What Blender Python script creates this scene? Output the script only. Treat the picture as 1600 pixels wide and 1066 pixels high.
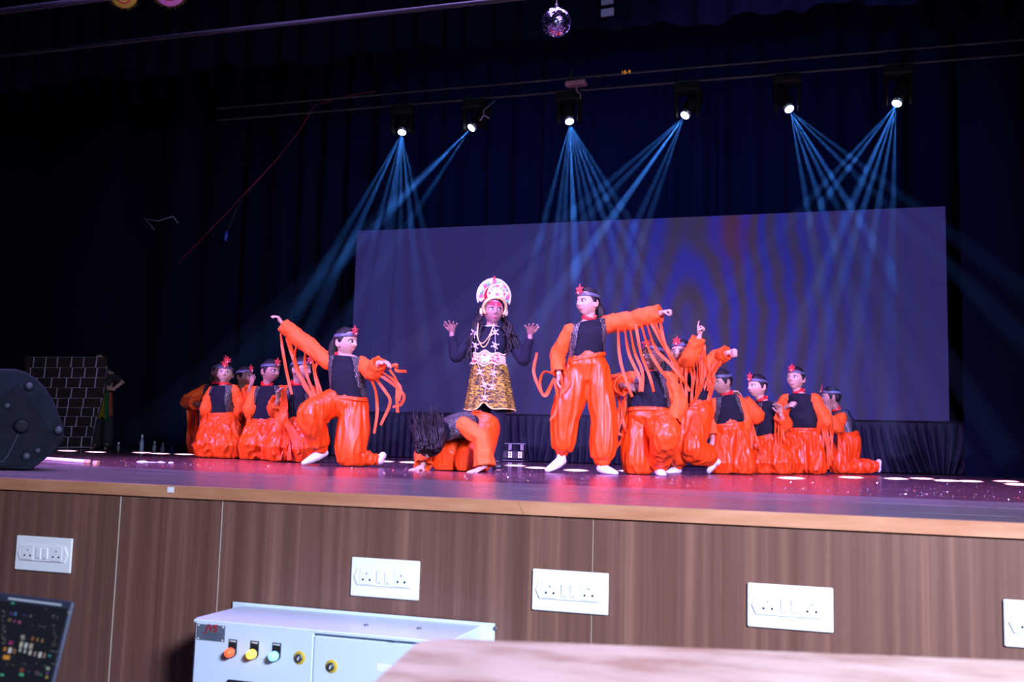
import bpy, math, random
import numpy as np
from mathutils import Vector, Matrix, noise
from mathutils.bvhtree import BVHTree
V = Vector
PI = math.pi
random.seed(7)
S = bpy.context.scene
C = S.collection
for o in list(bpy.data.objects):
    bpy.data.objects.remove(o)

# ------------------------------------------------------------------ camera
FPX, PITCH, ROLL, YAW, CAMZ = 1552.5, 0.10696, 0.02772, 0.30269, 0.18393
EYE = V((0, 0, CAMZ))
FWD = V((-math.sin(YAW) * math.cos(PITCH), math.cos(YAW) * math.cos(PITCH), math.sin(PITCH)))
_r = V((math.cos(YAW), math.sin(YAW), 0))
_u = _r.cross(FWD)
RIGHT = _r * math.cos(ROLL) + _u * math.sin(ROLL)
UP = _u * math.cos(ROLL) - _r * math.sin(ROLL)
cam_data = bpy.data.cameras.new('camera')
cam = bpy.data.objects.new('camera', cam_data)
C.objects.link(cam)
cam.matrix_world = Matrix(((RIGHT.x, UP.x, -FWD.x, EYE.x), (RIGHT.y, UP.y, -FWD.y, EYE.y), (RIGHT.z, UP.z, -FWD.z, EYE.z), (0, 0, 0, 1)))
cam_data.sensor_fit = 'HORIZONTAL'
cam_data.sensor_width = 36
cam_data.lens = FPX / 1600 * 36
cam_data.clip_start = 0.02
cam_data.clip_end = 100
cam_data.dof.use_dof = True
cam_data.dof.focus_distance = 8.2
cam_data.dof.aperture_fstop = 4.8
S.camera = cam

# ------------------------------------------------------------------ view, world, lights
S.view_settings.view_transform = 'Standard'
S.view_settings.look = 'None'
S.view_settings.exposure = 0.0
S.view_settings.gamma = 1.0
S.view_settings.use_curve_mapping = False
S.cycles.use_denoising = True
S.cycles.max_bounces = 6
S.cycles.diffuse_bounces = 3
S.cycles.glossy_bounces = 3
S.cycles.volume_bounces = 0
S.cycles.sample_clamp_indirect = 3.0

world = bpy.data.worlds.new('hall_dark')
S.world = world
world.use_nodes = True
world.node_tree.nodes['Background'].inputs[0].default_value = (0.10, 0.16, 0.6, 1)
world.node_tree.nodes['Background'].inputs[1].default_value = 0.016


def look(o, target):
    d = (V(target) - o.location).normalized()
    o.rotation_euler = d.to_track_quat('-Z', 'Y').to_euler()


def spot(name, loc, target, power, color, size, blend=0.5, radius=0.15):
    l = bpy.data.lights.new(name, 'SPOT')
    l.energy = power
    l.color = color
    l.spot_size = math.radians(size)
    l.spot_blend = blend
    l.shadow_soft_size = radius
    o = bpy.data.objects.new(name, l)
    C.objects.link(o)
    o.location = loc
    look(o, target)
    return o


def area(name, loc, target, power, color, sx, sy):
    l = bpy.data.lights.new(name, 'AREA')
    l.energy = power
    l.color = color
    l.shape = 'RECTANGLE'
    l.size, l.size_y = sx, sy
    o = bpy.data.objects.new(name, l)
    C.objects.link(o)
    o.location = loc
    look(o, target)
    return o


# front-of-house stage washes (hung over the audience) and the hall light by the desk
spot('stage_wash', (-6.5, -1.0, 4.6), (-3.4, 8.6, 0.5), 7000, (1.0, 0.54, 1.80), 34, 0.6, 0.2)
spot('stage_wash', (4.0, -2.0, 4.6), (-1.2, 9.0, 0.5), 8200, (1.0, 0.53, 1.75), 32, 0.6, 0.2)
area('curtain_blue_fill', (-2.6, 11.5, 4.0), (-2.6, 14.2, 3.4), 105, (0.11, 0.23, 1.0), 6.5, 0.3)  # unseen strip, added to turn the back curtain blue
area('hall_light', (2.9, -1.2, 2.4), (0.1, 3.3, -0.4), 295, (0.73, 0.85, 1.16), 1.2, 0.8).data.spread = math.radians(92)
area('added_top_fill', (-3.0, 6.3, 6.6), (-2.4, 5.6, 0.0), 480, (0.50, 0.30, 1.0), 8.0, 0.8).data.spread = math.radians(100)  # unseen panel, added overhead to lift the boards with violet
# spots without fixtures, added and flattened to lay light pools on the boards
_pools = [(20, 706), (105, 704.5), (150, 706.5), (222, 705.5), (250, 709), (288, 710), (600, 721), (640, 722.5), (805, 727.5), (838, 731), (900, 735), (985, 736), (1330, 746), (1400, 748), (1440, 747), (1478, 751), (1515, 752), (1572, 752), (1592, 757), (1236, 747)]

# ------------------------------------------------------------------ pixel -> place (1600 x 1066 frame)


def ray(px, py):
    return FWD + RIGHT * ((px - 800) / FPX) - UP * ((py - 533) / FPX)


def at_y(px, py, Y):
    d = ray(px, py)
    return EYE + d * (Y / d.y)


def at_z(px, py, z=0.0):
    d = ray(px, py)
    return EYE + d * ((z - CAMZ) / d.z)


def px_per_m(p):
    return FPX / (V(p) - EYE).dot(FWD)


for _k, _q in enumerate(_pools):
    _p = at_z(*_q)
    if _p.y > 10.3:
        _p = at_y(_q[0], _q[1], 10.3)
        _p.z = 0.0
    _o = spot('added_pool_spot', (_p.x, _p.y, 4.2), _p, 42000, (0.86, 0.93, 1.0), 15, 0.3, 0.02)
    _o.rotation_euler = (0, 0, math.atan2(-_p.x, _p.y))
    _o.scale = (0.20, 1, 1)

# ------------------------------------------------------------------ materials
MATS = {}


def nodes_of(name):
    m = bpy.data.materials.new(name)
    m.use_nodes = True
    nt = m.node_tree
    b = nt.nodes['Principled BSDF']
    return m, nt, b


def mat(name, col, rough=0.6, metal=0.0, spec=0.5, emit=None, estr=1.0, sheen=0.0, bump=None, var=0.0, varscale=8.0, coat=0.0, trans=0.0):
    if name in MATS:
        return MATS[name]
    m, nt, b = nodes_of(name)
    b.inputs['Base Color'].default_value = (*col, 1)
    b.inputs['Roughness'].default_value = rough
    b.inputs['Metallic'].default_value = metal
    b.inputs['Specular IOR Level'].default_value = spec
    b.inputs['Sheen Weight'].default_value = sheen
    b.inputs['Coat Weight'].default_value = coat
    b.inputs['Transmission Weight'].default_value = trans
    if emit:
        b.inputs['Emission Color'].default_value = (*emit, 1)
        b.inputs['Emission Strength'].default_value = estr
    tc = nt.nodes.new('ShaderNodeTexCoord')
    if var:
        n = nt.nodes.new('ShaderNodeTexNoise')
        n.inputs['Scale'].default_value = varscale
        n.inputs['Detail'].default_value = 5
        nt.links.new(tc.outputs['Object'], n.inputs['Vector'])
        r = nt.nodes.new('ShaderNodeValToRGB')
        r.color_ramp.elements[0].position = 0.3
        r.color_ramp.elements[1].position = 0.7
        r.color_ramp.elements[0].color = (*[c * (1 - var) for c in col], 1)
        r.color_ramp.elements[1].color = (*[min(1, c * (1 + var)) for c in col], 1)
        nt.links.new(n.outputs['Fac'], r.inputs['Fac'])
        nt.links.new(r.outputs['Color'], b.inputs['Base Color'])
    if bump:
        sc, st, stretch = bump
        mp = nt.nodes.new('ShaderNodeMapping')
        mp.inputs['Scale'].default_value = stretch
        n = nt.nodes.new('ShaderNodeTexNoise')
        n.inputs['Scale'].default_value = sc
        n.inputs['Detail'].default_value = 4
        bp = nt.nodes.new('ShaderNodeBump')
        bp.inputs['Strength'].default_value = st
        bp.inputs['Distance'].default_value = 0.02
        nt.links.new(tc.outputs['Object'], mp.inputs['Vector'])
        nt.links.new(mp.outputs['Vector'], n.inputs['Vector'])
        nt.links.new(n.outputs['Fac'], bp.inputs['Height'])
        nt.links.new(bp.outputs['Normal'], b.inputs['Normal'])
    MATS[name] = m
    return m


def grain_mat(name, c1, c2, scale, stretch, rough=0.4, coat=0.0, spec=0.5, c3=None, bumps=0.1):
    """wood: stretched noise between two or three tones, a finer grain over it"""
    if name in MATS:
        return MATS[name]
    m, nt, b = nodes_of(name)
    tc = nt.nodes.new('ShaderNodeTexCoord')
    mp = nt.nodes.new('ShaderNodeMapping')
    mp.inputs['Scale'].default_value = stretch
    nt.links.new(tc.outputs['Object'], mp.inputs['Vector'])
    n = nt.nodes.new('ShaderNodeTexNoise')
    n.inputs['Scale'].default_value = scale
    n.inputs['Detail'].default_value = 7
    n.inputs['Roughness'].default_value = 0.62
    nt.links.new(mp.outputs['Vector'], n.inputs['Vector'])
    r = nt.nodes.new('ShaderNodeValToRGB')
    e = r.color_ramp.elements
    e[0].position, e[1].position = 0.32, 0.68
    e[0].color, e[1].color = (*c1, 1), (*c2, 1)
    if c3:
        x = r.color_ramp.elements.new(0.52)
        x.color = (*c3, 1)
    nt.links.new(n.outputs['Fac'], r.inputs['Fac'])
    nt.links.new(r.outputs['Color'], b.inputs['Base Color'])
    b.inputs['Roughness'].default_value = rough
    b.inputs['Coat Weight'].default_value = coat
    b.inputs['Coat Roughness'].default_value = 0.15
    b.inputs['Specular IOR Level'].default_value = spec
    bp = nt.nodes.new('ShaderNodeBump')
    bp.inputs['Strength'].default_value = bumps
    bp.inputs['Distance'].default_value = 0.01
    nt.links.new(n.outputs['Fac'], bp.inputs['Height'])
    nt.links.new(bp.outputs['Normal'], b.inputs['Normal'])
    MATS[name] = m
    return m


# ------------------------------------------------------------------ objects
ORG = {}


def tag(o, label=None, cat=None, group=None, kind=None):
    if label:
        o['label'] = label
    if cat:
        o['category'] = cat
    if group:
        o['group'] = group
    if kind:
        o['kind'] = kind
    return o


def thing(name, loc, label, cat, group=None):
    o = bpy.data.objects.new(name, None)
    o.empty_display_size = 0.1
    C.objects.link(o)
    o.location = loc
    ORG[o.name] = V(loc)
    return tag(o, label, cat, group)


def link_mesh(name, me, m, parent=None, smooth=True, origin=None):
    o = bpy.data.objects.new(name, me)
    C.objects.link(o)
    if parent is not None:
        o.parent = parent
        ORG[o.name] = ORG[parent.name]
    elif origin is not None:
        o.location = origin
        ORG[o.name] = V(origin)
    else:
        ORG[o.name] = V((0, 0, 0))
    for x in (m if isinstance(m, (list, tuple)) else [m]):
        me.materials.append(x)
    if smooth:
        me.shade_smooth()
    return o


def catmull(pts, n):
    """resample a list of tuples (any length) by a Catmull-Rom spline"""
    a = np.array([list(p) for p in pts], float)
    if len(a) == 2:
        t = np.linspace(0, 1, n)[:, None]
        return a[0] * (1 - t) + a[1] * t
    p = np.vstack([2 * a[0] - a[1], a, 2 * a[-1] - a[-2]])
    out = []
    for s in np.linspace(0, len(a) - 1 - 1e-9, n):
        i = int(s)
        t = s - i
        p0, p1, p2, p3 = p[i], p[i + 1], p[i + 2], p[i + 3]
        out.append(0.5 * (2 * p1 + (p2 - p0) * t + (2 * p0 - 5 * p1 + 4 * p2 - p3) * t * t + (3 * p1 - p0 - 3 * p2 + p3) * t ** 3))
    return np.array(out)


class MB:
    def __init__(self):
        self.v, self.f, self.mi, self.uv = [], [], [], None

    def add(self, vs, fs, mi=0):
        k = len(self.v)
        self.v += [V(x) for x in vs]
        for f in fs:
            self.f.append(tuple(i + k for i in f))
            self.mi.append(mi)
        return self

    def grid(self, rows, close_u=False, cap0=False, cap1=False, mi=0):
        n = len(rows[0])
        vs = [p for r in rows for p in r]
        fs = []
        for i in range(len(rows) - 1):
            for j in range(n if close_u else n - 1):
                a, b = i * n + j, i * n + (j + 1) % n
                fs.append((a, b, b + n, a + n))
        if cap0:
            fs.append(tuple(range(n - 1, -1, -1)))
        if cap1:
            k = (len(rows) - 1) * n
            fs.append(tuple(range(k, k + n)))
        return self.add(vs, fs, mi)

    def box(self, c, s, X=V((1, 0, 0)), Y=V((0, 1, 0)), Z=V((0, 0, 1)), mi=0, bev=0.0):
        c = V(c)
        hx, hy, hz = s[0] / 2, s[1] / 2, s[2] / 2
        if bev <= 0:
            vs = [c + X * (x * hx) + Y * (y * hy) + Z * (z * hz) for z in (-1, 1) for y in (-1, 1) for x in (-1, 1)]
            return self.add(vs, [(0, 2, 3, 1), (4, 5, 7, 6), (0, 1, 5, 4), (2, 6, 7, 3), (0, 4, 6, 2), (1, 3, 7, 5)], mi)
        b = min(bev, hx * .9, hy * .9, hz * .9)

        def ring(z, ins):
            x, y = hx - ins, hy - ins
            q = [(-x + b, -y), (x - b, -y), (x, -y + b), (x, y - b), (x - b, y), (-x + b, y), (-x, y - b), (-x, -y + b)]
            return [c + X * p[0] + Y * p[1] + Z * z for p in q]
        return self.grid([ring(-hz, b * .8), ring(-hz + b, 0), ring(hz - b, 0), ring(hz, b * .8)], True, True, True, mi)

    def tube(self, pts, rad, n=10, ref=None, caps=True, mi=0, fn=None):
        """pts: points; rad: one radius, or one per point, each a number or (side, normal); round caps; fn(i, angle) scales the radius"""
        pts = [V(p[:3]) for p in pts]
        m = len(pts)
        if not isinstance(rad, (list, tuple, np.ndarray)):
            rad = [rad] * m
        rad = [(r, r) if not isinstance(r, (tuple, list, np.ndarray)) else tuple(r) for r in rad]
        T = []
        for i in range(m):
            t = pts[min(i + 1, m - 1)] - pts[max(i - 1, 0)]
            T.append(t.normalized() if t.length > 1e-9 else V((0, 0, 1)))
        if ref is None:
            ref = V((0, 0, 1)) if abs(T[0].z) < 0.8 else V((0, 1, 0))
        ref = V(ref)
        s = T[0].cross(ref)
        s = s.normalized() if s.length > 1e-6 else T[0].orthogonal().normalized()
        rows = []

        def ring(c, s, nn, r, i):
            return [c + s * (math.cos(a) * r[0] * (fn(i, a) if fn else 1)) + nn * (math.sin(a) * r[1] * (fn(i, a) if fn else 1)) for a in [2 * PI * k / n for k in range(n)]]
        for i in range(m):
            s = s - T[i] * s.dot(T[i])
            s = s.normalized() if s.length > 1e-6 else T[i].orthogonal().normalized()
            nn = s.cross(T[i]).normalized() * -1
            if i == 0 and caps:
                q = min(rad[0])
                for h in (0.92, 0.7, 0.38):
                    k = math.sqrt(1 - h * h)
                    rows.append(ring(pts[0] - T[0] * q * h, s, nn, (rad[0][0] * k, rad[0][1] * k), 0))
            rows.append(ring(pts[i], s, nn, rad[i], i))
            if i == m - 1 and caps:
                q = min(rad[-1])
                for h in (0.38, 0.7, 0.92):
                    k = math.sqrt(1 - h * h)
                    rows.append(ring(pts[-1] + T[-1] * q * h, s, nn, (rad[-1][0] * k, rad[-1][1] * k), i))
        return self.grid(rows, True, caps, caps, mi)

    def ball(self, c, r, X=V((1, 0, 0)), Y=V((0, 1, 0)), Z=V((0, 0, 1)), nu=14, nv=9, mi=0):
        c = V(c)
        if not isinstance(r, (tuple, list)):
            r = (r, r, r)
        rows = []
        for i in range(nv + 1):
            la = -PI / 2 + PI * i / nv
            k = max(math.cos(la), 0.02)
            rows.append([c + X * (r[0] * k * math.cos(2 * PI * j / nu)) + Y * (r[1] * k * math.sin(2 * PI * j / nu)) + Z * (r[2] * math.sin(la)) for j in range(nu)])
        return self.grid(rows, True, True, True, mi)

    def cyl(self, c, axis, r, h, n=20, r2=None, mi=0):
        """a plain turned piece: bevelled cylinder from c along axis"""
        c, axis = V(c), V(axis).normalized()
        r2 = r if r2 is None else r2
        s = axis.orthogonal().normalized()
        t = axis.cross(s)
        b = min(r * .12, h * .2)
        rows = []
        for d, q in ((0, r - b), (b, r), (h - b, r2), (h, r2 - b)):
            rows.append([c + axis * d + s * (q * math.cos(2 * PI * k / n)) + t * (q * math.sin(2 * PI * k / n)) for k in range(n)])
        return self.grid(rows, True, True, True, mi)

    def prism(self, poly, X, Y, O, depth, mi=0):
        """poly of (x, y) in the frame O, X, Y, pushed by depth along X x Y"""
        O, X, Y = V(O), V(X), V(Y)
        N = X.cross(Y).normalized()
        a = [O + X * p[0] + Y * p[1] for p in poly]
        b = [p + N * depth for p in a]
        n = len(a)
        fs = [tuple(range(n - 1, -1, -1)), tuple(range(n, 2 * n))]
        fs += [(i, (i + 1) % n, n + (i + 1) % n, n + i) for i in range(n)]
        return self.add(a + b, fs, mi)

    def ribbon(self, pts, w, thick=0.0016, twist=0.0, ph=0.0, n=14, mi=0):
        q = catmull(pts, n)
        rows = []
        for i in range(n):
            p = V(q[i][:3])
            t = V(q[min(i + 1, n - 1)][:3]) - V(q[max(i - 1, 0)][:3])
            t.normalize()
            vw = (EYE - p).normalized()
            s = t.cross(vw)
            s = s.normalized() if s.length > 1e-5 else t.orthogonal().normalized()
            nn = s.cross(t)
            a = ph + twist * math.sin(ph * 3 + i / n * 5)
            s2 = s * math.cos(a) + nn * math.sin(a)
            n2 = s2.cross(t) * thick
            h = s2 * (w / 2)
            rows.append([p - h - n2, p + h - n2, p + h + n2, p - h + n2])
        return self.grid(rows, True, True, True, mi)

    def mesh(self, name, parent=None, origin=None):
        org = ORG[parent.name] if parent is not None else (V(origin) if origin is not None else V((0, 0, 0)))
        me = bpy.data.meshes.new(name)
        me.from_pydata([tuple(p - org) for p in self.v], [], self.f)
        if any(self.mi):
            me.polygons.foreach_set('material_index', self.mi)
        if self.uv is not None:
            l = me.uv_layers.new(name='uv')
            idx = np.empty(len(me.loops), dtype=np.int32)
            me.loops.foreach_get('vertex_index', idx)
            l.data.foreach_set('uv', np.array(self.uv, dtype=np.float32)[idx].ravel())
        me.update()
        return me

    def build(self, name, m, parent=None, smooth=True, origin=None):
        return link_mesh(name, self.mesh(name, parent, origin), m, parent, smooth, origin)

    def remesh(self, name, m, parent, voxel, ratio=1.0, smooth=0, disp=None):
        """union of all the closed pieces as one continuous surface"""
        me = self.mesh(name, parent)
        t = bpy.data.objects.new('tmp', me)
        C.objects.link(t)
        r = t.modifiers.new('r', 'REMESH')
        r.mode = 'VOXEL'
        r.voxel_size = voxel
        if smooth:
            s = t.modifiers.new('s', 'SMOOTH')
            s.iterations = smooth
            s.factor = 0.5
        if ratio < 1:
            d = t.modifiers.new('d', 'DECIMATE')
            d.ratio = ratio
        dg = bpy.context.evaluated_depsgraph_get()
        out = bpy.data.meshes.new_from_object(t.evaluated_get(dg))
        bpy.data.objects.remove(t)
        bpy.data.meshes.remove(me)
        out.name = name
        if disp:
            nv = len(out.vertices)
            co = np.empty(nv * 3, dtype=np.float32)
            no = np.empty(nv * 3, dtype=np.float32)
            out.vertices.foreach_get('co', co)
            out.vertex_normals.foreach_get('vector', no)
            co, no = co.reshape(-1, 3), no.reshape(-1, 3)
            d = np.array([disp(V(p.tolist())) for p in co], dtype=np.float32)[:, None]
            co = co + no * d
            out.vertices.foreach_set('co', co.ravel())
            out.update()
        return link_mesh(name, out, m, parent, True)


def text(name, body, loc, size, m, parent, X=V((1, 0, 0)), Y=V((0, 0, 1)), shear=0.0, ext=0.0004, align='CENTER', bold=0.0):
    cu = bpy.data.curves.new(name, 'FONT')
    cu.body = body
    cu.size = size
    cu.shear = shear
    cu.extrude = ext
    cu.offset = bold
    cu.align_x = align
    cu.align_y = 'CENTER'
    cu.materials.append(m)
    t = bpy.data.objects.new('tmp', cu)
    C.objects.link(t)
    me = bpy.data.meshes.new_from_object(t.evaluated_get(bpy.context.evaluated_depsgraph_get()))
    bpy.data.objects.remove(t)
    me.name = name
    o = bpy.data.objects.new(name, me)
    C.objects.link(o)
    Z = X.cross(Y)
    L = V(loc) - (ORG[parent.name] if parent is not None else V((0, 0, 0)))
    o.matrix_basis = Matrix(((X.x, Y.x, Z.x, L.x), (X.y, Y.y, Z.y, L.y), (X.z, Y.z, Z.z, L.z), (0, 0, 0, 1)))
    if parent is not None:
        o.parent = parent
    ORG[o.name] = V(loc)
    return o

# ------------------------------------------------------------------ the setting: stage, hall floor, back wall
FRONT = 3.345                                         # the stage's front face stands at this Y
HALL = -1.0                                           # hall floor
m_curtain = mat('black_velvet', (0.0035, 0.0055, 0.020), 0.95, spec=0.03, bump=(40, 0.1, (1, 1, 0.15)))
m_black = mat('black_metal', (0.012, 0.012, 0.015), 0.45)
m_steel = mat('grey_steel', (0.18, 0.18, 0.2), 0.4, 0.8)
m_dark = mat('dark_paint', (0.006, 0.006, 0.009), 0.95, spec=.1)
m_pipe = mat('dull_dark_pipe', (0.03, 0.028, 0.035), 0.6)
m_head = mat('matt_black_lamp_body', (0.004, 0.004, 0.006), 0.7, spec=.15)
m_white = mat('white_plastic', (0.80, 0.80, 0.80), 0.3)
m_hole = mat('socket_hole', (0.004, 0.004, 0.006), 0.8)


def gloss_floor():
    m, nt, b = nodes_of('varnished_stage_boards')
    tc = nt.nodes.new('ShaderNodeTexCoord')
    mp = nt.nodes.new('ShaderNodeMapping')
    mp.inputs['Scale'].default_value = (0.35, 5.0, 1)
    nt.links.new(tc.outputs['Object'], mp.inputs['Vector'])
    n = nt.nodes.new('ShaderNodeTexNoise')
    n.inputs['Scale'].default_value = 3.0
    n.inputs['Detail'].default_value = 8
    n.inputs['Roughness'].default_value = 0.7
    nt.links.new(mp.outputs['Vector'], n.inputs['Vector'])
    r = nt.nodes.new('ShaderNodeValToRGB')
    e = r.color_ramp.elements
    e[0].position, e[1].position = 0.35, 0.7
    e[0].color, e[1].color = (0.06, 0.022, 0.032, 1), (0.20, 0.085, 0.11, 1)
    nt.links.new(n.outputs['Fac'], r.inputs['Fac'])
    nt.links.new(r.outputs['Color'], b.inputs['Base Color'])
    r2 = nt.nodes.new('ShaderNodeMapRange')
    r2.inputs['From Min'].default_value = 0.3
    r2.inputs['From Max'].default_value = 0.7
    r2.inputs['To Min'].default_value = 0.10
    r2.inputs['To Max'].default_value = 0.26
    nt.links.new(n.outputs['Fac'], r2.inputs['Value'])
    nt.links.new(r2.outputs['Result'], b.inputs['Roughness'])
    bp = nt.nodes.new('ShaderNodeBump')
    bp.inputs['Strength'].default_value = 0.12
    bp.inputs['Distance'].default_value = 0.004
    nt.links.new(n.outputs['Fac'], bp.inputs['Height'])
    nt.links.new(bp.outputs['Normal'], b.inputs['Normal'])
    return m


m_stage = gloss_floor()
m_apron = grain_mat('reflection_pale_boards', (0.05, 0.036, 0.045), (0.27, 0.21, 0.235), 4.0, (0.45, 9, 1), 0.24, bumps=0.10)
m_lam = grain_mat('brown_laminate', (0.105, 0.044, 0.030), (0.225, 0.106, 0.072), 8.0, (2.6, 2.6, 0.035), 0.34, 0.0, 0.5, (0.150, 0.068, 0.050), 0.03)
m_lip = grain_mat('orange_wood_lip', (0.36, 0.135, 0.060), (0.54, 0.245, 0.135), 5.0, (0.5, 2, 3.5), 0.45, bumps=0.12)
m_gap = mat('pale_joint', (0.55, 0.48, 0.36), 0.7)
m_hall = mat('hall_floor', (0.06, 0.05, 0.05), 0.6, var=0.3, varscale=4)

# apron: front boards, brighter floor reflection put into a paler colour
APY = 4.95
ap = thing('stage_apron', (-1.5, 3.9, 0), None, None)
ap['kind'] = 'structure'
random.seed(3)
yy = FRONT + 0.021
while yy < APY - 0.2:
    wd = 0.33
    b = MB()
    b.box((-3.0 + random.uniform(-.2, .2), yy + wd / 2, -0.029 + random.uniform(-.0006, .0006)), (14, wd - 0.005, 0.06), bev=0.002)
    b.build('board', m_apron, ap, False)
    yy += wd
BACK = yy
b = MB()
b.box((-5, (BACK + 15) / 2, -0.0305), (24, 15 - BACK, 0.061))
o = b.build('stage_floor', m_stage, None, False)
tag(o, kind='structure')

b = MB()
b.box((-2, -1, HALL - 0.05), (24, 9.0, 0.1))
tag(b.build('floor', m_hall, None, False), kind='structure')
b = MB()
b.box((-6, 15.1, 4.0), (26, 0.2, 10.0))
tag(b.build('wall_back', m_dark, None, False), kind='structure')
b = MB()
b.box((-6, 9.3, 8.3), (26, 12, 0.2))
tag(b.build('ceiling', m_dark, None, False), kind='structure')

# stage front: laminate panels with pale joints, and the wooden lip above in three lengths
wf = thing('wall_front', (-1.5, FRONT, HALL), None, None)
wf['kind'] = 'structure'
LIPZ = -0.0445
xs = [-5.6, at_y(189, 780, FRONT).x, at_y(347.5, 800, FRONT).x, at_y(926.5, 850, FRONT).x, 0.75, 2.6]
for i in range(5):
    top = LIPZ - (0.0006 if i != 1 else 0.0035)
    g = 0.0022 if i in (0, 1) else 0.0007
    b = MB()
    x0, x1 = xs[i] + g, xs[i + 1] - (0.0022 if i < 2 else 0.0007)
    b.box(((x0 + x1) / 2, FRONT + 0.009, (top + HALL) / 2), (x1 - x0, 0.018, top - HALL), bev=0.001)
    p = b.build('panel', m_lam, wf, False)
b = MB()
b.box((-1.5, FRONT + 0.03, (LIPZ + HALL) / 2), (8.4, 0.02, LIPZ - HALL))
b.build('backing', m_dark, wf, False)
for x in xs[1:3]:
    MB().box((x, FRONT + 0.006, (LIPZ - .003 + HALL) / 2), (0.0043, 0.010, LIPZ - .003 - HALL)).build('joint_strip', m_gap, wf, False)
MB().box(((xs[1] + xs[2]) / 2, FRONT + 0.006, LIPZ - .0018), (xs[2] - xs[1], 0.010, 0.0030)).build('joint_strip', m_gap, wf, False)
MB().box((xs[3], FRONT + 0.006, (LIPZ - .003 + HALL) / 2), (0.0012, 0.010, LIPZ - .003 - HALL)).build('joint_strip', m_gap, wf, False)
lip = thing('trim_1', (-1.5, FRONT, -0.03), None, None)
lip['kind'] = 'structure'
lx = [-5.6, at_y(163, 762, FRONT).x, at_y(815, 794, FRONT).x, 2.6]
for i in range(3):
    b = MB()
    d = 0.012
    poly = [(lx[i] + (d if i else 0) + .0008, -0.0445), (lx[i + 1] + d - .0008, -0.0445), (lx[i + 1] - d - .0008, 0.0008), (lx[i] - (d if i else 0) + .0008, 0.0008)]
    b.prism(poly, V((1, 0, 0)), V((0, 0, 1)), (0, FRONT + 0.02, 0), 0.032)
    b.build('board', m_lip, lip, False)
st = MB()
q = at_y(267, 765.5, FRONT - 0.012)
st.box((q.x, FRONT - 0.0135, q.z), (0.029, 0.0012, 0.021), Y=V((0, 1, 0)), bev=0.0004)
s_ = st.build('sticker', mat('paper_label', (0.75, 0.75, 0.78), 0.6), None, False, origin=(q.x, FRONT - 0.0135, q.z))
tag(s_, 'small white paper label stuck on the orange wooden stage lip', 'label')

# ------------------------------------------------------------------ sockets on the stage front
def socket(px0, px1, label):
    x0 = at_y(px0, 900, FRONT).x
    x1 = at_y(px1, 900, FRONT).x
    w = max(x1 - x0, 0.1)
    h = 0.137
    zt = -0.226
    t = thing('power_socket', ((x0 + x1) / 2, FRONT, zt - h / 2), label, 'socket', 'white power sockets along the stage front')
    X, Z = V((1, 0, 0)), V((0, 0, 1))
    cx, cz = (x0 + x1) / 2, zt - h / 2
    Y0 = FRONT - 0.001
    MB().box((cx, Y0 - 0.0045, cz), (w, 0.009, h), bev=0.003).build('plate', m_white, t, False)
    yf = Y0 - 0.009
    hx, hz = w * 0.445, h * 0.22
    poly = [(-hx, 0), (-hx + .014, -hz), (hx - .014, -hz), (hx, 0), (hx - .014, hz), (-hx + .014, hz)]
    MB().prism(poly, X, Z, (cx, yf - 0.0001, cz + h * .02), 0.005).build('inset', m_white, t, False)
    yi = yf - 0.0052
    for sx in (-0.255, 0.255):
        c = V((cx + sx * w, yi, cz + h * .02))
        sk = MB().box(c + V((0, -0.001, 0)), (w * .2, 0.002, hz * 1.8), bev=0.001).build('socket_face', m_white, t, False)
        b = MB()
        for hxp, hzp, r in ((-.062, -.075, .0042), (.062, -.075, .0042)):
            b = MB().cyl(c + V((hxp * w * .82, -0.0015, hzp * h)), (0, -1, 0), r, 0.001, 12)
            b.build('pin_hole', m_hole, sk)
        MB().cyl(c + V((0, -0.0015, .085 * h)), (0, -1, 0), .0046, 0.001, 12).build('earth_hole', mat('shutter', (.35, .35, .4), .6), sk)
    for sx in (-0.06, 0.06):
        c = V((cx + sx * w, yi - 0.0015, cz + h * .02))
        sw = MB().box(c, (w * .085, 0.005, hz * 1.45), Y=V((0, 1, .06)).normalized(), Z=V((0, -.06, 1)).normalized(), bev=0.001).build('switch', m_white, t, False)
        MB().box(c + V((0, -0.003, -hz * .55)), (w * .016, 0.0012, 0.0018)).build('mark', m_hole, sw, False)
    return t


socket(24, 111.5, 'white double socket plate nearest the laptop, on the laminate')
socket(550, 656.5, 'white double socket plate just above the cabinet with indicator lamps')
socket(833, 951.5, 'white double socket plate across the thin panel joint, below the bowing dancers')
socket(1168, 1301.5, 'white double socket plate with glossy rocker switches, second from the right')
socket(1566, 1712, 'white double socket plate cut by the right edge of the photo')

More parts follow.
